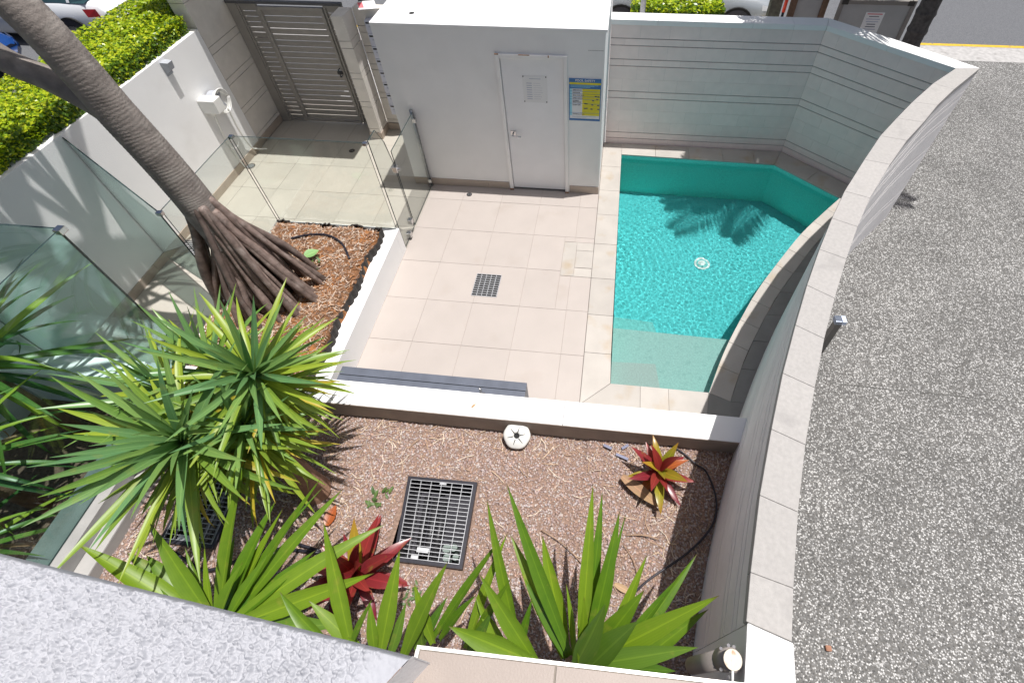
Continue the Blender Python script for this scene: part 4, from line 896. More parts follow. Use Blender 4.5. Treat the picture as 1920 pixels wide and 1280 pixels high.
# big yucca
yc = thing('yucca', 'tall multi headed yucca with blue green sword leaves over the gravel', 'yucca', (-0.2, -4.43, 0.45))
YL = [leaf_mesh('yucca_leaf', yucca_leaf, width=0.078, droop=dq, fold=0.6) for dq in (0.0, 0.15, 0.3, 0.5)]
YB = [leaf_mesh('yucca_leaf', yucca_blue, width=0.078, droop=dq, fold=0.7) for dq in (0.0, 0.1, 0.2)]
YO = [leaf_mesh('yucca_leaf', yucca_old, width=0.068, droop=dq, fold=0.6) for dq in (0.3, 0.6)]
def ypick(t, rr):
    if t < 0.42: return rr.choice(YB)
    if t > 0.70 and rr.random() < 0.35: return rr.choice(YO)
    return rr.choice(YL[1:] if t > 0.6 else YL)
ry = random.Random(4)
heads = [(at(475, 700, z=1.93), 74, 0.65, (0.35, -0.25, 1)), (at(342, 826, z=1.72), 74, 0.80, (0.25, -0.35, 1)), (at(457, 797, z=1.66), 56, 0.50, (0.35, -0.45, 1)), (at(395, 690, z=1.55), 50, 0.70, (-0.1, 0.1, 1)), (at(322, 740, z=1.42), 44, 0.72, (-0.25, 0.0, 1))]
fork = Vector((-0.30, -4.38, 1.12))
tube('trunk', spline([(-0.17, -4.44, 0.42), (-0.21, -4.43, 0.62), (-0.26, -4.40, 0.88), tuple(fork)], 5), [0.125 - 0.002 * k for k in range(16)], yucca_bark, yc, 14)
for (h, n_, L_, tl) in heads:
    tube('branch', spline([tuple(fork - Vector((0, 0, 0.12))), tuple(fork.lerp(h, 0.5) + Vector((0, 0, -0.04))), tuple(h - Vector(tl).normalized() * 0.05)], 4), [0.075, 0.07, 0.065, 0.06, 0.055, 0.05, 0.05, 0.045, 0.04], yucca_bark, yc, 10)
    rosette(yc, h, n_, L_, None, 84, -26, tl, rr=ry, pick=ypick)

def joined_rosette(parent, name, cs, n, L0, el0, el1, m, seed):
    g = random.Random(seed); V, F, UV = [], [], []
    for c in cs:
        for k in range(n):
            az = g.uniform(0, 6.28); el = math.radians(g.uniform(el1, el0)); L_ = L0 * g.uniform(0.6, 1.1)
            v, f_, uv_ = leaf_geom(7, 0.072, g.uniform(0.1, 0.8), 0.6)
            x = Vector((math.cos(az) * math.cos(el), math.sin(az) * math.cos(el), math.sin(el))); y = Vector((0, 0, 1)).cross(x).normalized(); z = x.cross(y)
            R = Matrix((x, y, z)).transposed() @ Matrix.Rotation(g.uniform(-0.7, 0.7), 3, 'X'); o = len(V); b = Vector(c) - Vector((0, 0, g.uniform(0.10, 0.30)))
            V += [tuple(b + R @ (Vector(q) * L_)) for q in v]; F += [tuple(i + o for i in q) for q in f_]; UV += uv_
    o = mk(name, V, F, m, parent, True); ul = o.data.uv_layers.new(name='UVMap')
    for l in o.data.loops: ul.data[l.index].uv = UV[l.vertex_index]
    o['kind'] = 'stuff'; return o
joined_rosette(yc, 'lower_leaves', [h for h, *_ in heads], 60, 0.62, 25, -48, yucca_leaf, 3)
joined_rosette(yc, 'hanging_leaves', [heads[1][0], heads[2][0], heads[0][0]], 34, 0.66, -20, -66, yucca_leaf, 9)
joined_rosette(yc, 'old_leaves', [h for h, *_ in heads], 16, 0.58, 15, -50, yucca_old, 6)

# broad leaved plants in the foreground: each leaf from its root to its tip
def plant_leaves(parent, rows, m=None, n=11):
    """rows: base px, tip px, width px, base z, tip z, material index"""
    for (bx, by, tx, ty, wp, bz, tz, mi) in rows:
        B, T = at(bx, by, z=bz), at(tx, ty, z=tz); d_ = T - B; L_ = d_.length
        dist = (Vector(CAM.tolist()) - (B + T) / 2).length; w = 0.62 * wp * dist / FPX
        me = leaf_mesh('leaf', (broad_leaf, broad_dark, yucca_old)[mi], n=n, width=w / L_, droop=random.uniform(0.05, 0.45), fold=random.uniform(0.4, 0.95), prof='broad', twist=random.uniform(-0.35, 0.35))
        place_leaf('leaf', me, parent, B, d_ + Vector((0, 0, 0.10 * L_)), L_ * 1.02, random.uniform(-0.35, 0.35))
A = lambda x, y: (880 + x / 3.369, 900 + y / 3.369)
Bq = lambda x, y: (600 + x / 3.2, 980 + y / 3.2)
Cq = lambda x, y: (100 + x / 2.908, 840 + y / 2.908)
def rows(fn, L_): return [(*fn(*a_), *fn(*b_), w, z0, z1, m_) for a_, b_, w, z0, z1, m_ in L_]
p3 = thing('broad_leaved_plant', 'large green sword leaved plant by tiled ledge below red cordyline', 'plant', (2.2, -5.5, 0.45))
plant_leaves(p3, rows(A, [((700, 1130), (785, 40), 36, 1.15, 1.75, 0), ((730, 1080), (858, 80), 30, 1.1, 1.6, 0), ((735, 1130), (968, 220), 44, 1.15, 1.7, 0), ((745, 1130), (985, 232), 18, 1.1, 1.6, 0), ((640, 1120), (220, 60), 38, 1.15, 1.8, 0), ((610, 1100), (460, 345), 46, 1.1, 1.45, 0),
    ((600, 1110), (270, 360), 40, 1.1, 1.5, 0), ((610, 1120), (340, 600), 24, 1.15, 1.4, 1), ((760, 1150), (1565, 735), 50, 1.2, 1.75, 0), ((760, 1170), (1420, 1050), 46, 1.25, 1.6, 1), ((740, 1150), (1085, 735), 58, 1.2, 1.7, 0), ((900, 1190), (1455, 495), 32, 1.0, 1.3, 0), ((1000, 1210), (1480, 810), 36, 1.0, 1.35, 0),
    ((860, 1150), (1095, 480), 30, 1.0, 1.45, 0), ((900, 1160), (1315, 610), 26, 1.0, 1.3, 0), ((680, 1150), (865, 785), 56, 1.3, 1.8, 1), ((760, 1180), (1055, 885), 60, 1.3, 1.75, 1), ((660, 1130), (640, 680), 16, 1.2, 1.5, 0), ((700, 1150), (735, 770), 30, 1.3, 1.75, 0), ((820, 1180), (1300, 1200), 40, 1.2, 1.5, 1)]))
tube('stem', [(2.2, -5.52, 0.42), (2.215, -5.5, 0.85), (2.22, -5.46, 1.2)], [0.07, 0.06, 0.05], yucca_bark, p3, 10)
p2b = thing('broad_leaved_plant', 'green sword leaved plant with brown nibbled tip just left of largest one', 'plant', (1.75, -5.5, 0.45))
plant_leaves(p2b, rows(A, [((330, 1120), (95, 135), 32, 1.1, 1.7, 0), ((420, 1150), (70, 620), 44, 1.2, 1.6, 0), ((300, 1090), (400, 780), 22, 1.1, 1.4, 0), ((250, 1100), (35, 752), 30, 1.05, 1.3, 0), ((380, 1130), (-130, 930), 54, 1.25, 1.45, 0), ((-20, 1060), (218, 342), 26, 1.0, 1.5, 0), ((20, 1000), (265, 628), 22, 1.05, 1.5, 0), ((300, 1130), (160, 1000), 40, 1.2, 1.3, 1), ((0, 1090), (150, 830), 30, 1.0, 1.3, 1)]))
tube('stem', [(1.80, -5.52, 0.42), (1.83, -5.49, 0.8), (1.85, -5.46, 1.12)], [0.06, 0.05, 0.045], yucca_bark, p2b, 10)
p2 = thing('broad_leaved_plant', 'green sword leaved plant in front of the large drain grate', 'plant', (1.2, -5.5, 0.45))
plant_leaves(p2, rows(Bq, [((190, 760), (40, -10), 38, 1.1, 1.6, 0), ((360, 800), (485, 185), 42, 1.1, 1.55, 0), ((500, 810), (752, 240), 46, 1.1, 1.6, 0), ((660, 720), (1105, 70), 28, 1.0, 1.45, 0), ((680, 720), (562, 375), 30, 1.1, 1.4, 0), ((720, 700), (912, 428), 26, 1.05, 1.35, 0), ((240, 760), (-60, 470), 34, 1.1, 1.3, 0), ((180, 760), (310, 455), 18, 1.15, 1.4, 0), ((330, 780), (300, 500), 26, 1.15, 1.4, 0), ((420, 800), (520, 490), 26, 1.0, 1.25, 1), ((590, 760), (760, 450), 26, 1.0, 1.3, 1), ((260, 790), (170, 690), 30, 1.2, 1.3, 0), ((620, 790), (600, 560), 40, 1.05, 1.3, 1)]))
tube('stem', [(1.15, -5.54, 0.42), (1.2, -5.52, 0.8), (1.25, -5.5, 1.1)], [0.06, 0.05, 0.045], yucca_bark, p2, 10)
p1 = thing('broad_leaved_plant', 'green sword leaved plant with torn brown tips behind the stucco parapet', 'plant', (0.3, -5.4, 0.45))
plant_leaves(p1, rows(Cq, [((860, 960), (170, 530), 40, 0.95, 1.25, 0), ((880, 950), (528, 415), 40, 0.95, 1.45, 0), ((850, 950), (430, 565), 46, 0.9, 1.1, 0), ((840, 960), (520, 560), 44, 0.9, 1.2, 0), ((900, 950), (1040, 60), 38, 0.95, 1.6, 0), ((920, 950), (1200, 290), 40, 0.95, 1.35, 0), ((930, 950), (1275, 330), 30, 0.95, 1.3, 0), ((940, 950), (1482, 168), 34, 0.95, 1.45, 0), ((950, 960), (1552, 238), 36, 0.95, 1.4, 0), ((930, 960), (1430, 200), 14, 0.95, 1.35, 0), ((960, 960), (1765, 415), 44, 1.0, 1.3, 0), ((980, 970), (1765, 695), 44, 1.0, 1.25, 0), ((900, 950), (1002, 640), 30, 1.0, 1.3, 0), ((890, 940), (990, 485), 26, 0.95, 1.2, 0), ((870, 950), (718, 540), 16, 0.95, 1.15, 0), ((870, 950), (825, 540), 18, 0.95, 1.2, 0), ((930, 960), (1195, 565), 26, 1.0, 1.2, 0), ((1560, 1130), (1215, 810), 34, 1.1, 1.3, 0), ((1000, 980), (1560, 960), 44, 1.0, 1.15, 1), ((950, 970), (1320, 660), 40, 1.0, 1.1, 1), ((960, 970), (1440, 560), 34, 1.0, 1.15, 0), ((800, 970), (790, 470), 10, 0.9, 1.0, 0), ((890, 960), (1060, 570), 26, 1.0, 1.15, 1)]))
q = at(420, 1160, z=0.95); tube('stem', [(q.x - 0.03, q.y - 0.02, 0.42), (q.x, q.y, 0.95)], [0.075, 0.055], yucca_bark, p1, 10)

# red cordylines
CM = [leaf_mesh('cordyline_leaf', m_, width=0.24, droop=dq, fold=0.3, prof='cordy') for m_ in (red_leaf, orange_leaf, lime_leaf) for dq in (0.3, 0.8)]
rc = random.Random(12)
def cordyline(label, c, n, L_, z=0.46, spread=-5, lime=0.22, dark=False):
    t = thing('red_cordyline', label, 'cordyline', (c[0], c[1], z))
    tube('stem', [(c[0], c[1], z - 0.03), (c[0] + 0.01, c[1] + 0.01, z + 0.20)], [0.022, 0.016], yucca_bark, t, 8)
    for k in range(n):
        tt = k / (n - 1); az = k * 2.39996 + rc.uniform(-0.2, 0.2); el = math.radians(76 - (76 - spread) * tt + rc.uniform(-8, 8))
        d_ = Vector((math.cos(az) * math.cos(el), math.sin(az) * math.cos(el), math.sin(el)))
        i_ = rc.choice((4, 5)) if (tt < 0.3 and rc.random() < 0.65) or rc.random() < lime * 0.4 else rc.choice((0, 1, 1, 0, 0, 3))
        if dark and i_ > 1 and rc.random() < 0.75: i_ = rc.choice((0, 1))
        place_leaf('leaf', CM[i_], t, (c[0], c[1], z + 0.22 - 0.16 * tt), d_, L_ * rc.uniform(0.75, 1.1), rc.uniform(-0.3, 0.3), 1.0)
    return t
q = at(1236, 885, z=0.62); cordyline('small red and lime cordyline alone on gravel near the curved wall', (q.x, q.y), 22, 0.33)
q = at(665, 1075, z=0.66); cordyline('dark red cordyline crowded among green plants left of large grate', (q.x, q.y), 22, 0.44, lime=0.15, dark=True)
# a dry bronze leaf lying below the small cordyline and a few others
def flat_leaf(name, label, a_, b_, w, m, cat='leaf', z=0.49, group=None):
    A_, B_ = at(*a_, z=z), at(*b_, z=z); d_ = B_ - A_; L_ = d_.length
    me = leaf_mesh(name, m, width=w / L_, droop=0.15, fold=0.3, prof='cordy'); o = place_leaf(name, me, None, A_ + Vector((0, 0, 0.004)), d_, L_, 0.15); tag(o, label, cat, group); return o
flat_leaf('fallen_leaf', 'long bronze fallen leaf lying below the small cordyline', (1166, 893), (1246, 955), 0.10, dead_leaf, z=0.55)
flat_leaf('fallen_leaf', 'pale dry fallen leaf on gravel right of the largest green plant', (1152, 1094), (1192, 1116), 0.05, dead_leaf)
flat_leaf('fallen_leaf', 'orange fallen leaf on the gravel between yucca trunk and cordyline', (612, 985), (630, 945), 0.09, orange_leaf)
p = at(586, 473, z=0.66); flat_leaf('fallen_leaf', 'pale green leaf resting on the palm planter mulch', (572, 481), (598, 468), 0.13, leafmat('pale_leaf', (0.22, 0.42, 0.14), (0.28, 0.48, 0.2), 0.5, 0.2), z=0.66)
for lab, a_, b_, r_ in (('thin dry stick on gravel left of the largest plant leaf', (1015, 993), (1090, 1055), 0.004), ('thin dry stick on gravel just right of the largest plant leaf', (1168, 1020), (1200, 1095), 0.004), ('curved pale twig on gravel below the small cordyline', (1172, 1003), (1234, 1010), 0.005)):
    A_, B_ = at(*a_, z=0.49), at(*b_, z=0.49); m_ = (A_ + B_) / 2 + Vector((0.02, 0.015, 0.01)); tag(tube('twig', spline([tuple(A_), tuple(m_), tuple(B_)], 4), r_, mat('twig_bark', (0.36, 0.24, 0.16), 0.8, 0.2), n=6), lab, 'twig')

flat_leaf('fallen_leaf', 'tiny dark dry leaf on top of the low white planter wall', (884, 764), (893, 756), 0.022, dead_leaf, z=PT + 0.002)
for lab, a_, b_ in (('small blue grey plastic peg nearest the planter wall behind cordyline', (1132, 834), (1147, 841)), ('small blue grey plastic peg left of the small red cordyline', (1155, 851), (1178, 861)), ('blue plastic scrap between planter wall and small cordyline', (1166, 841), (1178, 834))):
    A_, B_ = at(*a_, z=0.50), at(*b_, z=0.50); d_ = (B_ - A_) / 2; s_ = Vector((-d_.y, d_.x, 0)).normalized() * 0.012
    tag(obox('plastic_peg', (A_ + B_) / 2, tuple(d_), tuple(s_), (0, 0, 0.006), mat('peg_blue', (0.17, 0.18, 0.27), 0.4, 0.1)), lab, 'peg')
# weeds
wd = leaf_mesh('weed_leaf', leafmat('weed_leaf', (0.06, 0.12, 0.03), (0.10, 0.17, 0.04), 0.5, 0.2), width=0.4, droop=0.5, fold=0.2, prof='cordy', n=5)
for lab, (px, py), n_ in (('low green weed on gravel left of the large grate', (712, 935), 16), ('tiny green weed behind the green leaves under the cordyline', (770, 1115), 12), ('tiny weed sprig at the top of mulch beside pandanus roots', (590, 495), 8)):
    q = at(px, py, z=0.48 if py > 600 else 0.62); t = thing('weed', lab, 'weed', tuple(q))
    for k in range(n_):
        az = random.uniform(0, 6.28); d_ = Vector((math.cos(az), math.sin(az), random.uniform(0.1, 0.8))); place_leaf('leaf', wd, t, q + Vector((random.uniform(-.07, .07), random.uniform(-.07, .07), 0)), d_, random.uniform(0.04, 0.08))

# black irrigation hose in the gravel bed near the wall
hp_ = [at(1238, 828, z=0.5), at(1275, 845, z=0.51), at(1305, 870, z=0.51), at(1325, 885, z=0.5), at(1343, 935, z=0.5), at(1335, 985, z=0.5), at(1290, 1035, z=0.5), at(1222, 1082, z=0.49), at(1190, 1110, z=0.47)]
tag(tube('irrigation_hose', spline([tuple(p) for p in hp_], 5), 0.0085, black_plastic, n=8), 'black irrigation hose looping past the small red cordyline', 'hose')
hp_ = [at(560, 1020, z=0.5), at(600, 1035, z=0.5), at(500, 1030, z=0.49), at(395, 1068, z=0.5), at(350, 1050, z=0.5), at(290, 1005, z=0.5), at(284, 960, z=0.5)]
tag(tube('irrigation_hose', spline([tuple(p) for p in hp_], 5), 0.012, black_plastic, n=8), 'black irrigation hose curling past the smaller drain grate', 'hose')

# white vent cap leaning by the planter wall
vc = thing('vent_cap', 'round white plastic vent cap with radial slits by planter wall', 'vent cap', (1.53, -3.82, 0.47))
c_ = at(969, 816, z=0.575); ax = Vector((0.03, -0.55, 0.83)).normalized(); e1 = Vector((1, 0, 0)); e1 = (e1 - ax * e1.dot(ax)).normalized(); e2 = ax.cross(e1)
n = 36; V = []; F = []
for rr_, hh in ((0.125, -0.02), (0.125, 0.0), (0.11, 0.012), (0.05, 0.022), (0.028, 0.024), (0.026, -0.02)):
    for k in range(n):
        a_ = 2 * math.pi * k / n; sc_ = 1 + (0.02 * math.cos(6 * a_) if rr_ > 0.1 else 0)
        V.append(tuple(c_ + (e1 * math.cos(a_) + e2 * math.sin(a_)) * rr_ * sc_ + ax * hh))
for i in range(5):
    for k in range(n): F.append((i * n + k, i * n + (k + 1) % n, (i + 1) * n + (k + 1) % n, (i + 1) * n + k))
mk('cap', V, F, white_plastic, vc, True)
mk('hole', [tuple(c_ + (e1 * math.cos(2 * math.pi * k / n) + e2 * math.sin(2 * math.pi * k / n)) * 0.027 + ax * 0.012) for k in range(n)], [tuple(range(n))], dark_void, vc)
for k in range(6):
    a_ = 2 * math.pi * (k + 0.25) / 6; d_ = e1 * math.cos(a_) + e2 * math.sin(a_); s_ = ax.cross(d_)
    mk('slit', [tuple(c_ + d_ * 0.030 + s_ * 0.005 + ax * 0.0255), tuple(c_ + d_ * 0.030 - s_ * 0.005 + ax * 0.0255), tuple(c_ + d_ * 0.085 - s_ * 0.0015 + ax * 0.0195), tuple(c_ + d_ * 0.085 + s_ * 0.0015 + ax * 0.0195)], [(0, 1, 2, 3)], dark_void, vc)
tube('riser', [tuple(c_ - ax * 0.02), (c_.x, c_.y + 0.02, 0.44)], 0.05, white_plastic, vc, 16)
p = at(1238, 748, z=0.50)

# ------------------------------------------------------------------ pandanus with prop roots
pn = thing('pandanus_tree', 'grey ringed pandanus trunk standing on a cone of prop roots', 'tree', (-1.6, -2.4, 0.5))
axis = [(-1.66, -2.42, 1.45), (-1.71, -2.41, 1.80), (-1.745, -2.40, 2.15), (-1.79, -2.40, 2.55), (-1.85, -2.40, 2.95), (-1.90, -2.40, 3.35), (-2.0, -2.40, 3.8), (-2.3, -2.40, 4.4), (-2.85, -2.40, 5.2)]
ax_s = spline(axis, 16); rad0 = lambda i: 0.205 - 0.05 * (i / len(ax_s))
# ringed bark: rings are modelled as small ridges
V, F = [], []; n = 28; pts = ax_s; up = None; sub = []
for i in range(len(pts) - 1):
    for j in range(3): sub.append(pts[i].lerp(pts[i + 1], j / 3))
ra = np.random.default_rng(3)
for i, p in enumerate(sub):
    t = (sub[min(i + 1, len(sub) - 1)] - sub[max(i - 1, 0)]).normalized()
    if up is None: up = t.orthogonal().normalized()
    up = (up - t * up.dot(t)).normalized(); w = t.cross(up)
    for k in range(n):
        a_ = 2 * math.pi * k / n; r_ = (0.160 - 0.035 * i / len(sub)) * (1 + 0.025 * math.sin(3 * a_ + i * 0.02) + (0.009 if i % 4 == 0 else (0.003 if i % 4 == 1 else -0.003)) * (0.6 + 0.8 * ra.random()))
        if i < 24: r_ *= 1 + 0.10 * (1 - i / 24)
        V.append(tuple(p + (up * math.cos(a_) + w * math.sin(a_)) * r_ + t * 0.010 * math.sin(2 * a_ + i * 0.15)))
for i in range(len(sub) - 1):
    for k in range(n): a_, b_ = i * n + k, i * n + (k + 1) % n; F.append((a_, b_, b_ + n, a_ + n))
F.append(tuple(reversed(range(n)))); mk('trunk', V, F, bark, pn, True)
# side limb to the left
lm_ = spline([(-1.83, -2.40, 2.80), (-2.02, -2.36, 2.98), (-2.30, -2.33, 3.16), (-2.65, -2.31, 3.36), (-3.0, -2.20, 3.8), (-3.02, -1.85, 4.55)], 8); tube('limb', lm_, [0.112 - 0.0008 * k for k in range(len(lm_))], bark, pn, 18)
rr = random.Random(21)
for k in range(52):
    az = 2 * math.pi * k / 52 + rr.uniform(-0.1, 0.1); R_ = rr.uniform(0.30, 0.66); z0 = rr.uniform(1.20, 1.98)
    c0 = Vector((-1.68, -2.41, z0)); o = Vector((math.cos(az), math.sin(az), 0))
    foot = Vector((-1.58 + R_ * 1.02 * math.cos(az), -2.40 + R_ * 0.80 * math.sin(az), 0.50))
    a0 = c0 + o * 0.15; b0 = c0.lerp(foot, 0.22) + o * 0.085 + Vector((0, 0, 0.03))
    pts = spline([tuple(a0 + Vector((0, 0, 0.05)) - o * 0.06), tuple(b0), tuple(b0.lerp(foot, 0.5) + o * 0.02 + Vector((rr.uniform(-.03, .03), rr.uniform(-.03, .03), 0.02))), tuple(foot)], 5)
    r_ = rr.uniform(0.020, 0.046); tube('prop_root', pts, [r_ * (0.8 if i == 0 else 1.0) * (1 + 0.12 * math.sin(i * 0.8 + k)) for i in range(len(pts))], root_mat, pn, 10)
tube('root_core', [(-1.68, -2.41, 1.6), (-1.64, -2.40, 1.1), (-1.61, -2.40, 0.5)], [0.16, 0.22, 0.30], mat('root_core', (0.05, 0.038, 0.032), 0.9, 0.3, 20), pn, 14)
# crown above the frame: its leaves throw the soft shadows on the left wall and walkway
PLm = [leaf_mesh('pandanus_leaf', palm_leaf, width=0.075, droop=dq, fold=0.4, prof='yucca') for dq in (0.5, 1.2, 1.8)]
rp_ = random.Random(8)
for (c_, n_, L_) in (((-2.88, -2.40, 5.28), 26, 1.2), ((-3.0, -1.78, 4.62), 24, 1.0), ((-2.45, -3.45, 5.6), 48, 1.3)):
    if c_[2] > 5.5: tube('limb', spline([(-2.45, -2.40, 4.6), ((-2.45 + c_[0]) / 2, (-2.4 + c_[1]) / 2, 5.1), c_], 4), 0.08, bark, pn, 10)
    rosette(pn, c_, n_, L_, PLm, 78, -30, rr=rp_)

# ------------------------------------------------------------------ glass fences
def pane(name, parent, a_, b_, z0, z1, m=fence_glass, th=0.012, cut=None):
    """upright pane between plan points a and b; z0/z1 may differ at the two ends"""
    a_, b_ = Vector(a_), Vector(b_); t = (b_ - a_).normalized(); n_ = Vector((-t.y, t.x)) * th / 2
    za0, zb0 = z0 if hasattr(z0, '__len__') else (z0, z0); za1, zb1 = z1 if hasattr(z1, '__len__') else (z1, z1)
    prof = [(a_, za0), (b_, zb0), (b_, zb1), (a_, za1)]
    if cut:   # clip the top corner at b
        prof = [(a_, za0), (b_, zb0), (b_, zb1 - cut[1]), (b_ - t * cut[0] * 0.35, zb1 - cut[1] * 0.4), (b_ - t * cut[0], zb1), (a_, za1)]
    k = len(prof); V = []
    for s_ in (1, -1): V += [((p + n_ * s_).x, (p + n_ * s_).y, z) for p, z in prof]
    F = [tuple(range(k)), tuple(reversed(range(k, 2 * k)))] + [((i + 1) % k, i, k + i, k + (i + 1) % k) for i in range(k)]
    return mk(name, V, F, None, parent, False, [m, glass_edge], [0, 0] + [1] * k)
GT = 1.79
gf = thing('glass_fence_panel', 'clear glass pool fence panel along the back of the palm planter', 'glass panel', (-1.4, -1.09, QZ))
pane('glass_pane', gf, (-2.205, -1.10), (-0.57, -1.10), QZ + 0.003, GT)
for xx in (-2.2, -0.575): box('corner_clip', xx - 0.025, xx + 0.025, -1.125, -1.075, GT - 0.03, GT + 0.006, steel, gf, 0.004)
gf = thing('glass_fence_panel', 'clear glass pool fence panel beside the prop roots on planter left side', 'glass panel', (-2.22, -1.7, QZ)); pane('glass_pane', gf, (-2.215, -1.13), (-2.215, -2.38), QZ + 0.003, GT)
box('corner_clip', -2.245, -2.185, -2.43, -2.385, GT - 0.035, GT + 0.006, steel, gf, 0.004)
gf = thing('glass_fence_panel', 'slanting glass panel from planter corner across to the left wall', 'glass panel', (-3.0, -2.0, 0)); pane('glass_pane', gf, (-2.235, -2.40), (-3.80, -1.565), (QZ + 0.004, 0.02), (GT, 2.0), green_glass)
gf = thing('glass_gate', 'frameless glass pool gate with cut corner beside the palm planter', 'gate', (-0.555, -0.85, 0))
pane('glass_pane', gf, (-0.555, -1.06), (-0.555, -0.655), 0.02, GT, fence_glass, cut=(0.19, 0.62))
for zz in (0.10, 0.22): box('hinge', -0.575, -0.515, -1.02 + zz * 1.2, -0.955 + zz * 1.2, zz - 0.06, zz + 0.02, steel, gf, 0.004)
lt = box('latch', -0.59, -0.52, -0.69, -0.62, 1.03, 1.12, steel, gf, 0.006); disc('latch_knob', (-0.52, -0.655, 1.075), 0.022, 0.03, steel, lt, 12, axis=(1, 0, 0))
gf = thing('glass_fence_panel', 'clear glass pool fence panel between gate and pump room wall', 'glass panel', (-0.56, -0.1, 0)); pane('glass_pane', gf, (-0.56, -0.615), (-0.56, 0.285), 0.02, 1.32)
for zz in (0.12, 1.2): box('wall_clip', -0.585, -0.535, 0.25, 0.30, zz - 0.03, zz + 0.03, steel, gf, 0.004)
ps = thing('fence_post', 'slim round steel fence post fixed to the pump room wall', 'post', (-0.59, 0.30, 0)); tube('post', [(-0.585, 0.305, 0.005), (-0.585, 0.305, 1.34)], 0.025, mat('post_steel', (0.40, 0.41, 0.42), 0.35, 0.1, 20, metal=0.8), ps, 14); disc('flange', (-0.585, 0.305, 0.001), 0.05, 0.012, steel, ps, 18)
gf = thing('glass_balustrade', 'green tinted glass balustrade standing on left wall of gravel bed', 'glass panel', (-1.89, -4.6, PT)); pane('glass_pane', gf, (-1.90, -3.385), (-1.90, -5.9), PT + 0.003, 2.53, green_glass, 0.014)
gf = thing('glass_balustrade', 'green tinted glass balustrade on planter wall at the left edge', 'glass panel', (-2.6, -3.37, PT)); pane('glass_pane', gf, (-1.93, -3.36), (-3.78, -3.36), 0.02, 2.53, green_glass, 0.014)
box('corner_clip', -1.935, -1.875, -3.395, -3.335, 2.49, 2.54, steel, gf, 0.004)

# palms in the bed behind the green glass, left edge
lbed = mk('side_garden_bed', [(-3.80, -6.4, 0.10), (-2.12, -6.4, 0.10), (-2.12, -3.73, 0.10), (-3.80, -3.73, 0.10)], [(0, 1, 2, 3)], soil); tag(lbed, kind='structure')
FL = [leaf_mesh('frond_leaf', palm_leaf, width=0.05, droop=dq, fold=0.4, prof='yucca') for dq in (0.3, 0.8, 1.3)]
FL += [leaf_mesh('frond_leaf', yucca_leaf, width=0.05, droop=dq, fold=0.4, prof='yucca') for dq in (0.4, 1.0)]
FD = leaf_mesh('frond_leaf', dead_leaf, width=0.05, droop=1.5, fold=0.4, prof='yucca')
rl = random.Random(5)
for lab, c_, n_, L_, tl in (('green sword leaved clump behind tinted glass at the left edge, upper', (-3.02, -4.05, 1.55), 54, 1.0, (0.35, 0.15, 1)), ('green sword leaved clump behind tinted glass at the left edge, lower', (-2.85, -4.75, 1.25), 52, 0.9, (0.2, -0.1, 1)), ('low green clump behind tinted glass just above stucco parapet', (-2.75, -5.25, 0.75), 40, 0.75, (0.1, 0.1, 1))):
    t = thing('sword_leaf_clump', lab, 'plant', (c_[0], c_[1], 0.1)); tube('stem', [(c_[0] - 0.05, c_[1], 0.05), (c_[0], c_[1], c_[2] - 0.05)], [0.07, 0.05], yucca_bark, t, 10)
    rosette(t, c_, n_, L_, None, 80, -35, tl, rr=rl, pick=lambda t_, r_: FD if (t_ > 0.8 and r_.random() < 0.3) else r_.choice(FL))

# ------------------------------------------------------------------ wall fittings
wl = thing('wall_light', 'small grey wedge shaped wall light high on left boundary wall', 'wall light', (-3.8, 0.18, 1.9))
box('back_plate', -3.809, -3.79, 0.13, 0.24, 1.80, 1.99, grey_plastic, wl, 0.004)
mk('shade', [(-3.789, 0.13, 1.99), (-3.789, 0.24, 1.99), (-3.789, 0.24, 1.84), (-3.789, 0.13, 1.84), (-3.70, 0.14, 1.98), (-3.70, 0.23, 1.98), (-3.72, 0.23, 1.88), (-3.72, 0.14, 1.88)], [(0, 1, 5, 4), (1, 2, 6, 5), (2, 3, 7, 6), (3, 0, 4, 7), (4, 5, 6, 7)], grey_plastic, wl)
hb = thing('retractable_hose_box', 'white wall box with a coiled white cable on left boundary wall', 'wall box', (-3.7, 0.5, 1.2))
box('case', -3.808, -3.55, 0.33, 0.50, 1.10, 1.31, white_plastic, hb, 0.012)
disc('reel', (-3.79, 0.60, 1.17), 0.14, 0.10, grey_plastic, hb, 28, axis=(1, 0, 0.0)); disc('reel_rim', (-3.688, 0.60, 1.17), 0.145, 0.02, white_plastic, hb, 28, axis=(1, 0, 0))
for k in range(3):
    r_ = 0.125 + 0.014 * k; tube('cable_coil', [(-3.655 + 0.012 * k, 0.60 + r_ * math.cos(a_), 1.16 + r_ * 1.2 * math.sin(a_)) for a_ in np.linspace(0, 2 * math.pi, 30)], 0.009, white_plastic, hb, 8)
for k in range(3): obox('reel_spoke', (-3.662, 0.60, 1.17), (0.004, 0, 0), (0, 0.012, 0), (0, 0.05 * (k - 1), 0.11), grey_plastic, hb)
tube('gland', [(-3.70, 0.38, 1.10), (-3.70, 0.38, 1.055)], 0.026, white_plastic, hb, 14)
tube('cable', spline([(-3.70, 0.38, 1.06), (-3.72, 0.38, 0.90), (-3.775, 0.40, 0.6), (-3.79, 0.43, 0.25), (-3.785, 0.46, 0.02)], 6), 0.010, white_plastic, hb, 8)
tube('cable', spline([(-3.62, 0.60, 1.05), (-3.72, 0.68, 0.6), (-3.77, 0.78, 0.2), (-3.74, 0.86, 0.10), (-3.62, 0.92, 0.06)], 6), 0.011, white_plastic, hb, 8)

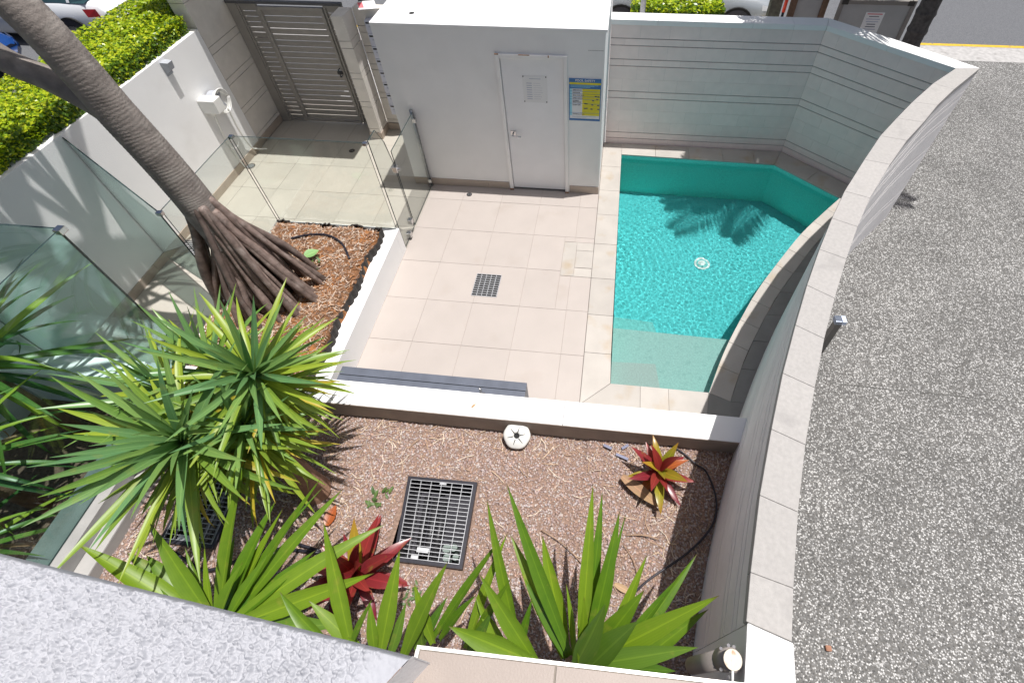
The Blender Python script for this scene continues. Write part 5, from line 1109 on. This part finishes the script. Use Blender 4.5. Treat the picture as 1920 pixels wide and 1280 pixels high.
# pipe and tap at the near end of the curved wall
pv = thing('tap_pipe', 'beige pipe with pale round tap cap at the wall end', 'pipe', (3.0, -5.35, 1.4))
a_, b_ = at(1298, 1247, z=1.35), at(1352, 1236, z=1.93); c2_ = at(1374, 1236, z=2.02)
tube('pipe', [tuple(a_), tuple(b_)], 0.043, pipe_mat, pv, 18); tube('collar', [tuple(b_), tuple(c2_)], 0.050, pipe_mat, pv, 18)
u_ = (Vector(CAM.tolist()) - c2_).normalized(); disc('cap', tuple(c2_ + u_ * 0.05), 0.044, 0.012, mat('cap_cream', (0.74, 0.66, 0.56), 0.5, 0.05, 20, stain=(0.45, 0.2, 0.08), stain_scale=20, stain_lo=0.55, stain_hi=0.7), pv, 22, r1=0.042, axis=tuple(u_))
tube('spindle', [tuple(c2_ + u_ * 0.06), tuple(at(1373, 1290, z=2.04))], 0.007, white_plastic, pv, 8)
for (px, py) in ((1352, 1215), (1366, 1209), (1376, 1212), (1352, 1254), (1366, 1268)): q = at(px, py, z=1.98); disc('bracket_screw', tuple(q), 0.008, 0.02, steel, pv, 8, axis=tuple(u_))
box('bracket', c2_.x - 0.01, c2_.x + 0.06, c2_.y - 0.02, c2_.y + 0.02, 1.86, 1.97, pipe_mat, pv, 0.004)

# ------------------------------------------------------------------ bollard light and bits on the driveway
bo = thing('bollard_light', 'short dark bollard light with steel cap beside curved wall on driveway', 'bollard', (5.25, -1.58, GZ))
q0 = Vector((4.93, -1.93, GZ)); q0 = at(1575, 596, z=0.30); bx_, by_ = q0.x, q0.y
box('post', bx_ - 0.035, bx_ + 0.035, by_ - 0.05, by_ + 0.03, GZ, 0.235, mat('bollard_post', (0.15, 0.14, 0.125), 0.45, 0.1), bo, 0.004)
box('cap', bx_ - 0.055, bx_ + 0.02, by_ - 0.055, by_ + 0.035, 0.236, 0.30, mat('bollard_cap', (0.30, 0.34, 0.42), 0.25, 0.1, metal=0.8), bo, 0.006); box('cap', bx_ + 0.021, bx_ + 0.07, by_ - 0.055, by_ + 0.035, 0.236, 0.30, mat('bollard_lens', (0.62, 0.70, 0.85), 0.2, 0.05), bo, 0.006)
q = at(1552, 1215, z=GZ); tag(box('brick_chip', q.x - 0.026, q.x + 0.026, q.y - 0.022, q.y + 0.022, GZ + 0.001, GZ + 0.03, mat('brick', (0.33, 0.17, 0.11), 0.9, 0.2, 30), None, 0.012), 'orange brick chip lying on the driveway near the wall', 'brick chip')
cj = mk('driveway_joint', [(5.06, -2.40, GZ + 0.004), (12, -2.53, GZ + 0.004), (12, -2.524, GZ + 0.004), (5.06, -2.394, GZ + 0.004)], [(0, 1, 2, 3)], mat('joint_dark', (0.10, 0.10, 0.095), 0.9)); tag(cj, kind='structure')

# ------------------------------------------------------------------ foreground: stucco parapet and tiled ledge
sp_ = thing('stucco_parapet', 'rough white stucco parapet crossing the lower left corner', 'parapet', (1.0, -5.8, 2.5))
ZP = 3.90
fr_a, fr_b = Vector((0.66, -5.542)), Vector((1.915, -5.642))
def grains(X, Y, cell, seed):
    """rounded grains of thrown render: height of the tallest bump over each point"""
    g = np.random.default_rng(seed); T_ = g.random((512, 512, 4)); ix, iy = np.floor(X / cell).astype(int), np.floor(Y / cell).astype(int); out = np.zeros(X.shape)
    for dx in (-1, 0, 1):
        for dy in (-1, 0, 1):
            q = T_[(ix + dx) % 512, (iy + dy) % 512]; px_, py_ = (ix + dx + q[..., 0]) * cell, (iy + dy + q[..., 1]) * cell
            r_ = cell * (0.45 + 0.55 * q[..., 2]); out = np.maximum(out, (0.35 + 0.65 * q[..., 3]) * np.clip(1 - ((X - px_) ** 2 + (Y - py_) ** 2) / r_ ** 2, 0, 1) ** 1.8)
    return out
nu, nv = 640, 180
U, Vv = np.meshgrid(np.linspace(0, 1, nu), np.linspace(0, 1, nv), indexing='ij')
X = fr_a.x + (fr_b.x - fr_a.x) * U; Yf = fr_a.y + (fr_b.y - fr_a.y) * U; Y = Yf - 0.30 * Vv
X = np.minimum(X, 1.915 - (Yf - Y) * 0.8 * 1.0)
hh = 0.0135 * grains(X, Y, 0.0120, 51) + 0.0075 * grains(X + 0.003, Y, 0.0065, 52) + 0.004 * vnoise(X * 45, Y * 40, 55, 2) 
smooth_end = np.clip((1.88 - (Yf - Y) * 0.8 - X) / 0.06, 0.12, 1); ed = np.clip(Vv / 0.03, 0, 1)
Z = ZP + hh * smooth_end - 0.05 * (1 - ed) ** 2
ii, jj = np.meshgrid(np.arange(nu - 1), np.arange(nv - 1), indexing='ij'); a_ = (ii * nv + jj).ravel()
bulk('top_coat', np.stack([X, Y, Z], -1).reshape(-1, 3), np.stack([a_, a_ + 1, a_ + nv + 1, a_ + nv], -1), mat('stucco', (0.41, 0.418, 0.45), 0.9, 0.05, 12, 0.25, 320, bdist=0.002), sp_, True)  # white stucco coloured blue grey to stand for its shade
n = 160; V = []
for k in range(n + 1):
    p = fr_a.lerp(fr_b, k / n); w = 0.003 * math.sin(k * 1.7) + 0.002 * math.sin(k * 4.1)
    V += [(p.x, p.y - 0.003, 3.875), (p.x, p.y - 0.003, 2.2)]
mk('face', V, [(2 * k, 2 * k + 1, 2 * k + 3, 2 * k + 2) for k in range(n)], MATS['stucco'], sp_)
e2_ = Vector((1.915 - 0.30 * 0.8, -5.942)); mk('end_face', [(1.915, -5.642, 2.2), (e2_.x, e2_.y, 2.2), (e2_.x, e2_.y, 3.895), (1.915, -5.642, 3.895)], [(0, 1, 2, 3)], white_render, sp_)
mk('back_face', [(0.66, -5.842, 2.2), (e2_.x, e2_.y, 2.2), (e2_.x, e2_.y, 3.895), (0.66, -5.842, 3.895)], [(0, 1, 2, 3)], white_render, sp_)
LZ = 3.72
tl_ = thing('tiled_ledge', 'beige tiled ledge with thin pale edge trim along the bottom', 'ledge', (2.2, -5.8, 2.2))
q0, q1 = at(786, 1209, z=LZ), at(1400, 1280, z=LZ); qj = at(1043, 1240, z=LZ)
def ly(x): return q0.y + (q1.y - q0.y) * (x - q0.x) / (q1.x - q0.x)
for a_, b_ in ((q0.x + 0.006, qj.x - 0.0025), (qj.x + 0.0025, qj.x + 0.34), (qj.x + 0.348, qj.x + 0.9)):
    prism('ledge_tile', [(a_, ly(a_) - 0.009), (b_, ly(b_) - 0.009), (b_, -6.1), (a_, -6.1)], LZ - 0.02, LZ, cream_paint, tl_)
prism('ledge_body', [(q0.x, ly(q0.x) - 0.004), (q1.x + 0.6, ly(q1.x + 0.6) - 0.004), (q1.x + 0.6, -6.12), (q0.x, -6.12)], 2.9, LZ - 0.004, mat('ledge_grout', (0.25, 0.22, 0.19), 0.9), tl_)
prism('edge_trim', [(q0.x - 0.004, ly(q0.x)), (q1.x + 0.6, ly(q1.x + 0.6)), (q1.x + 0.6, ly(q1.x + 0.6) - 0.007), (q0.x - 0.004, ly(q0.x) - 0.007)], LZ - 0.03, LZ + 0.003, mat('trim_alloy', (0.72, 0.70, 0.66), 0.4, 0.25, 40, metal=0.2), tl_)
prism('edge_trim', [(q0.x - 0.005, ly(q0.x) - 0.0075), (q0.x + 0.004, ly(q0.x) - 0.0075), (q0.x + 0.004, -6.1), (q0.x - 0.005, -6.1)], LZ - 0.03, LZ + 0.003, MATS['trim_alloy'], tl_)

# ------------------------------------------------------------------ hedges
def hedge(name,  label, x0, x1, y0, y1, z0, z1, n, seed, leaf=0.045, cam_faces=('top', 'x1', 'y0', 'x0')):
    t = thing(name, label, 'hedge', ((x0 + x1) / 2, (y0 + y1) / 2, z0)); g = np.random.default_rng(seed)
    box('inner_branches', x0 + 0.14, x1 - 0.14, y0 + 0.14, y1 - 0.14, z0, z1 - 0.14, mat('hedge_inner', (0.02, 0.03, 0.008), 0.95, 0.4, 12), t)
    areas = {'top': (x1 - x0) * (y1 - y0), 'x1': (y1 - y0) * (z1 - z0), 'x0': (y1 - y0) * (z1 - z0) * 0.4, 'y0': (x1 - x0) * (z1 - z0)}
    tot = sum(areas[k] for k in cam_faces); P_, N_ = [], []
    for fc in cam_faces:
        m = int(n * areas[fc] / tot); u, v = g.random(m), g.random(m); dp = 0.16 * g.random(m) ** 1.6
        if fc == 'top': P_.append(np.stack([x0 + (x1 - x0) * u, y0 + (y1 - y0) * v, z1 - dp], -1)); N_.append(np.tile((0, 0, 1.), (m, 1)))
        if fc == 'x1': P_.append(np.stack([x1 - dp, y0 + (y1 - y0) * u, z0 + (z1 - z0) * v], -1)); N_.append(np.tile((1., 0, 0.4), (m, 1)))
        if fc == 'x0': P_.append(np.stack([x0 + dp, y0 + (y1 - y0) * u, z0 + (z1 - z0) * v], -1)); N_.append(np.tile((-1., 0, 0.4), (m, 1)))
        if fc == 'y0': P_.append(np.stack([x0 + (x1 - x0) * u, y0 + dp, z0 + (z1 - z0) * v], -1)); N_.append(np.tile((0, -1., 0.4), (m, 1)))
    P_ = np.concatenate(P_); N_ = np.concatenate(N_); m = len(P_)
    lump = vnoise(P_[:, 0] * 3, P_[:, 1] * 3 + P_[:, 2], seed, 2) * 0.07; P_ = P_ + N_ * lump[:, None]
    nn = N_ + g.normal(0, 0.42, (m, 3)); nn /= np.linalg.norm(nn, axis=1)[:, None]
    tv = np.cross(nn, g.normal(0, 1, (m, 3))); tv /= np.linalg.norm(tv, axis=1)[:, None]; bv = np.cross(nn, tv)
    L_ = leaf * g.uniform(0.6, 1.2, m)[:, None]; w = L_ * 0.30
    V = np.stack([P_ - tv * L_ / 2, P_ + bv * w - tv * L_ * 0.05 + nn * w * 0.2, P_ + tv * L_ / 2, P_ - bv * w - tv * L_ * 0.05 + nn * w * 0.2], 1)
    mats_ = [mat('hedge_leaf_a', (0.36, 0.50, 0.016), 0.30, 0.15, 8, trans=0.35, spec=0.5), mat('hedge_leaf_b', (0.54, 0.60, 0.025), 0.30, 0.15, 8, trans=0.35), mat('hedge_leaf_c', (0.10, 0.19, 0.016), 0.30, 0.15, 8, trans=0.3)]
    pr_ = g.random(m); fm = np.where(pr_ < 0.45, 0, np.where(pr_ < 0.80, 1, 2)); side_leaf = (N_[:, 2] < 0.9); fm = np.where(side_leaf & (g.random(m) < 0.6), 2, fm)  # sides take more of the dark leaves than the top
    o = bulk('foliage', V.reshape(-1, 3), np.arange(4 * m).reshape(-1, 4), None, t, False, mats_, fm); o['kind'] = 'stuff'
    return t
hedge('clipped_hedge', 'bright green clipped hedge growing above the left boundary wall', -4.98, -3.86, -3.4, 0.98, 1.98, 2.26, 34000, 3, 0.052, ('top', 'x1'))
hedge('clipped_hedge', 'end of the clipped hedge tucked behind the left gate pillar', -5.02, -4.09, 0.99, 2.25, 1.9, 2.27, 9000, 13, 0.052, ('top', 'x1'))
box('hedge_planter_fill', -5.0, -4.10, -3.5, 2.25, GZ, 1.97, mat('planter_dark', (0.10, 0.09, 0.08), 0.9), None); tag(bpy.data.objects['hedge_planter_fill'], 'dark raised planter body holding the long left hedge', 'planter')
hedge('street_hedge', 'clipped green hedge beyond the rear wall near parked silver car', 2.40, 4.25, 5.0, 5.7, GZ, 0.92, 9000, 8, 0.085, ('top', 'y0', 'x1'))
hedge('street_hedge', 'small dark green hedge corner beside pump room roof', -1.9, -0.4, 3.4, 4.2, GZ, 1.2, 4000, 9, 0.08, ('top', 'y0'))

# ------------------------------------------------------------------ palm beyond the wall
pm = thing('palm_tree', 'dark ringed palm trunk rising beyond the angled wall', 'palm', (6.5, 2.2, GZ))
V, F = [], []; n = 18; zs = np.linspace(GZ, 4.6, 102)
for i, z in enumerate(zs):
    r_ = 0.125 * (1 + 0.25 * math.exp(-(z - GZ) / 0.4)) * (1.10 if i % 5 == 0 else 0.98 + 0.02 * random.random())
    for k in range(n): a_ = 2 * math.pi * k / n; V.append((6.49 + r_ * math.cos(a_), 2.2 + r_ * math.sin(a_), z + 0.012 * math.sin(3 * a_ + i)))
for i in range(len(zs) - 1):
    for k in range(n): a_, b_ = i * n + k, i * n + (k + 1) % n; F.append((a_, b_, b_ + n, a_ + n))
mk('trunk', V, F, palm_bark, pm)
rf_ = random.Random(17)
def frond(az, el, L_, nl=34):
    V, F = [], []; d0 = Vector((math.cos(az), math.sin(az), 0)); sd = Vector((-math.sin(az), math.cos(az), 0)); p = Vector((6.49, 2.2, 4.6)); a_ = el; pts = []
    for i in range(nl):
        pts.append(p.copy()); p = p + (d0 * math.cos(a_) + Vector((0, 0, math.sin(a_)))) * (L_ / nl); a_ -= 1.25 / nl
    vs, fs = tubev(pts, [0.02 * (1 - 0.8 * i / nl) for i in range(nl)], 5); V += vs; F += fs
    for i in range(4, nl):
        t = i / nl; ll = 0.52 * math.sin(math.pi * (0.12 + 0.80 * t)) ** 0.7
        for s_ in (-1, 1):
            dd = (sd * s_ + d0 * 0.75 + Vector((0, 0, -0.25 + rf_.uniform(-0.15, 0.15)))).normalized(); b = pts[i]; w = Vector((0, 0, 1)).cross(dd).normalized() * 0.024; o = len(V)
            V += [tuple(b - w * 0.5), tuple(b + w * 0.5), tuple(b + dd * ll * 0.5 + w), tuple(b + dd * ll * 0.5 - w), tuple(b + dd * ll + Vector((0, 0, -0.10)))]
            F += [(o, o + 1, o + 2, o + 3), (o + 3, o + 2, o + 4)]
    return V, F
for az, el, L_ in ((3.30, 0.45, 2.3), (3.40, 0.20, 2.2), (3.50, 0.60, 2.4), (3.22, 0.3, 2.0), (3.58, 0.35, 2.1), (3.75, 0.55, 2.6), (4.05, 0.25, 2.2), (3.45, 0.35, 2.5), (3.15, 0.15, 2.0), (2.8, 0.5, 2.2), (0.3, 0.6, 2.0), (1.2, 0.5, 2.1), (2.1, 0.6, 2.0), (5.8, 0.6, 2.0), (1.7, 0.3, 1.9)):
    V, F = frond(az, el, L_); mk('frond', V, F, palm_leaf, pm)

# ------------------------------------------------------------------ street things beyond the wall
nb = thing('notice_board_screen', 'grey framed screen with a white notice beyond angled wall', 'screen', (6.4, 3.6, GZ))
BX0, BX1, BY = 5.83, 7.02, 3.6; box('screen_panel', BX0 + 0.06, BX1 - 0.06, BY - 0.01, BY + 0.01, GZ + 0.1, 1.62, panel_grey, nb)
for xx in (BX0, BX1 - 0.06): box('frame_post', xx, xx + 0.06, BY - 0.03, BY + 0.03, GZ, 1.70, mat('frame_taupe', (0.24, 0.22, 0.20), 0.6), nb)
box('frame_rail', BX0 + 0.061, BX1 - 0.061, BY - 0.028, BY + 0.028, 1.625, 1.69, MATS['frame_taupe'], nb)
for xx in (BX0 + 0.02, BX1 - 0.13): box('bracket', xx, xx + 0.10, BY - 0.036, BY - 0.031, 1.62, 1.70, mat('bracket_dark', (0.05, 0.045, 0.04), 0.6), nb)
nt_ = box('notice', 6.30, 6.60, BY - 0.014, BY - 0.0105, 1.14, 1.50, paper, nb)
for k, (w, m_) in enumerate(((0.24, red_ink), (0.16, ink), (0.22, ink_pale), (0.20, ink_pale), (0.14, ink), (0.16, ink), (0.20, ink_pale), (0.12, ink_pale))): box('print_line', 6.45 - w / 2, 6.45 + w / 2, BY - 0.0155, BY - 0.0138, 1.465 - 0.042 * k, 1.478 - 0.042 * k, m_, nt_)
sc2 = thing('timber_screen', 'grey panel between brown timber posts beyond the rear wall', 'screen', (5.1, 3.7, GZ))
for px in (1487, 1545): q = at(px, 10, y=3.7); box('post', q.x - 0.045, q.x + 0.045, 3.65, 3.75, GZ, 1.9, timber, sc2)
qa, qb = at(1487, 10, y=3.7), at(1545, 10, y=3.7); box('panel', qa.x + 0.046, qb.x - 0.046, 3.69, 3.71, GZ + 0.1, 1.85, panel_grey, sc2)
mp_ = thing('marker_post', 'dark post with orange red top beyond the rear wall', 'post', (4.8, 3.6, GZ)); q = at(1472, 12, y=3.6); tube('post', [(q.x, 3.6, GZ), (q.x, 3.6, 1.46)], 0.022, dark_metal, mp_, 10); tube('reflector', [(q.x, 3.6, 1.461), (q.x, 3.6, 1.85)], 0.028, mat('orange_red', (0.75, 0.06, 0.02), 0.5), mp_, 10)
cp_ = thing('concrete_post', 'mossy grey concrete post beside the brown timber posts', 'post', (4.6, 3.8, GZ)); q = at(1455, 10, y=3.8); box('post', q.x - 0.10, q.x + 0.09, 3.75, 3.9, GZ, 1.9, mat('mossy', (0.16, 0.16, 0.12), 0.9, 0.4, 10), cp_)
po = thing('street_pole', 'thin grey steel pole in front of the street hedge', 'pole', (2.6, 4.8, GZ)); q = at(1206, 10, y=4.7); tube('pole', [(q.x, 4.7, GZ), (q.x, 4.7, 3.0)], 0.055, galv, po, 12)

# ------------------------------------------------------------------ parked cars
def car(label, loc, rz, paint, L_=4.4):
    t = bpy.data.objects.new('parked_car', None); COL.objects.link(t); tag(t, label, 'car', 'cars parked along the street'); t.location = loc; t.rotation_euler = (0, 0, rz)
    tl = []
    def part(name, V, F, m, smooth=False, par=None):
        me = bpy.data.meshes.new(name); me.from_pydata([tuple(v) for v in V], [], F); me.materials.append(m)
        if smooth:
            for p in me.polygons: p.use_smooth = True
        o = bpy.data.objects.new(name, me); COL.objects.link(o); o.parent = par or t; return o
    # lofted body: stations along x, half widths and heights
    st = [(-2.2, .62, .45, .72), (-2.14, .76, .30, .92), (-1.9, .84, .24, 1.00), (-1.3, .88, .20, 1.01), (-.3, .89, .20, .98), (.6, .89, .20, .95), (1.2, .88, .20, .92), (1.75, .84, .22, .84), (2.1, .74, .28, .70), (2.2, .60, .40, .60)]
    V, F = [], []; m = 12
    for (x, w, z0, z1) in st:
        zc = (z0 + z1) / 2
        prof = [(0, z0), (w * .8, z0), (w * .97, z0 + .10), (w, zc - .02), (w * .985, zc + .10), (w * .93, z1 - .05), (w * .80, z1), (0, z1 + .015)]
        ring = prof + [(-y, z) for y, z in reversed(prof[1:-1])]
        V += [(x * L_ / 4.4, y, z) for y, z in ring]
    k = 14
    for i in range(len(st) - 1):
        for j in range(k): a_, b_ = i * k + j, i * k + (j + 1) % k; F.append((a_, b_, b_ + k, a_ + k))
    F += [tuple(range(k)), tuple(reversed(range((len(st) - 1) * k, len(st) * k)))]
    part('body', V, F, paint, True)
    gl = mat('car_glass', (0.03, 0.07, 0.08), 0.06, 0.1, 5, spec=0.9)
    cab = [(-1.95, .70, .99, 1.02), (-1.55, .70, .99, 1.38), (-1.0, .69, .99, 1.47), (.1, .68, .99, 1.46), (.5, .68, .96, 1.38), (1.25, .70, .93, .96)]
    V, F = [], []
    for (x, w, z0, z1) in cab: V += [(x, -w * 1.12, z0), (x, -w * .86, z1), (x, w * .86, z1), (x, w * 1.12, z0)]
    for i in range(len(cab) - 1):
        o = 4 * i; F += [(o, o + 1, o + 5, o + 4), (o + 1, o + 2, o + 6, o + 5), (o + 2, o + 3, o + 7, o + 6)]
    part('greenhouse', V, F, gl)
    V = []
    for (x, z, w) in ((-1.5, 1.40, .59), (-1.0, 1.478, .58), (.1, 1.468, .58), (.45, 1.41, .58)): V += [(x, -w, z), (x, w, z)]
    part('roof', V, [(0, 1, 3, 2), (2, 3, 5, 4), (4, 5, 7, 6)], paint)
    for s_ in (-1, 1):
        for (x0, x1) in ((-1.60, -1.52), (-.42, -.34), (.42, .50)):
            part('pillar', [(x0, s_ * .785, 1.0), (x1, s_ * .785, 1.0), (x1 - .02, s_ * .605, 1.42), (x0 + .02, s_ * .605, 1.42)], [(0, 1, 2, 3)], paint)
        for x in (-1.35, 1.35):
            c_ = Vector((x, s_ * .80, .32)); V, F = tubev([c_, c_ + Vector((0, s_ * .10, 0))], .33, 24); wh = part('wheel', V, F, black_plastic)
            V, F = tubev([c_ + Vector((0, s_ * .101, 0)), c_ + Vector((0, s_ * .112, 0))], .20, 20); part('rim', V, F, steel, par=wh)
            V, F = tubev([c_ + Vector((0, s_ * .0, 0)), c_ + Vector((0, s_ * .096, 0))], .385, 24); part('wheel_arch', V, F, dark_void)
        part('tail_light', [(-2.165, s_ * .80, .88), (-1.90, s_ * .875, .90), (-1.93, s_ * .88, .72), (-2.17, s_ * .79, .70)], [(0, 1, 2, 3)], mat('tail_red', (0.55, 0.02, 0.03), 0.2))
        part('headlight', [(2.12, s_ * .70, .66), (1.88, s_ * .815, .74), (1.90, s_ * .83, .62), (2.14, s_ * .70, .56)], [(0, 1, 2, 3)], mat('headlamp', (0.7, 0.72, 0.74), 0.15))
        part('door_handle', [(-.15, s_ * .90, .80), (.05, s_ * .90, .80), (.05, s_ * .90, .83), (-.15, s_ * .90, .83)], [(0, 1, 2, 3)], dark_metal)
    return t
car('white parked car with red tail light beyond the hedge, upper left', (-12.0, 6.0, GZ - 0.02), math.pi, mat('paint_white', (0.72, 0.74, 0.76), 0.2, 0.02, 2, spec=0.6))
car('blue parked car barely visible at the left edge beyond hedge', (-13.3, 3.3, GZ - 0.02), 0.1, mat('paint_blue', (0.01, 0.05, 0.20), 0.2, 0.02, 2, spec=0.6))
car('silver grey parked car behind the street hedge at the top', (3.55, 7.75, GZ - 0.09), 0.0, mat('paint_silver', (0.42, 0.45, 0.47), 0.25, 0.03, 2, metal=0.3, spec=0.6))
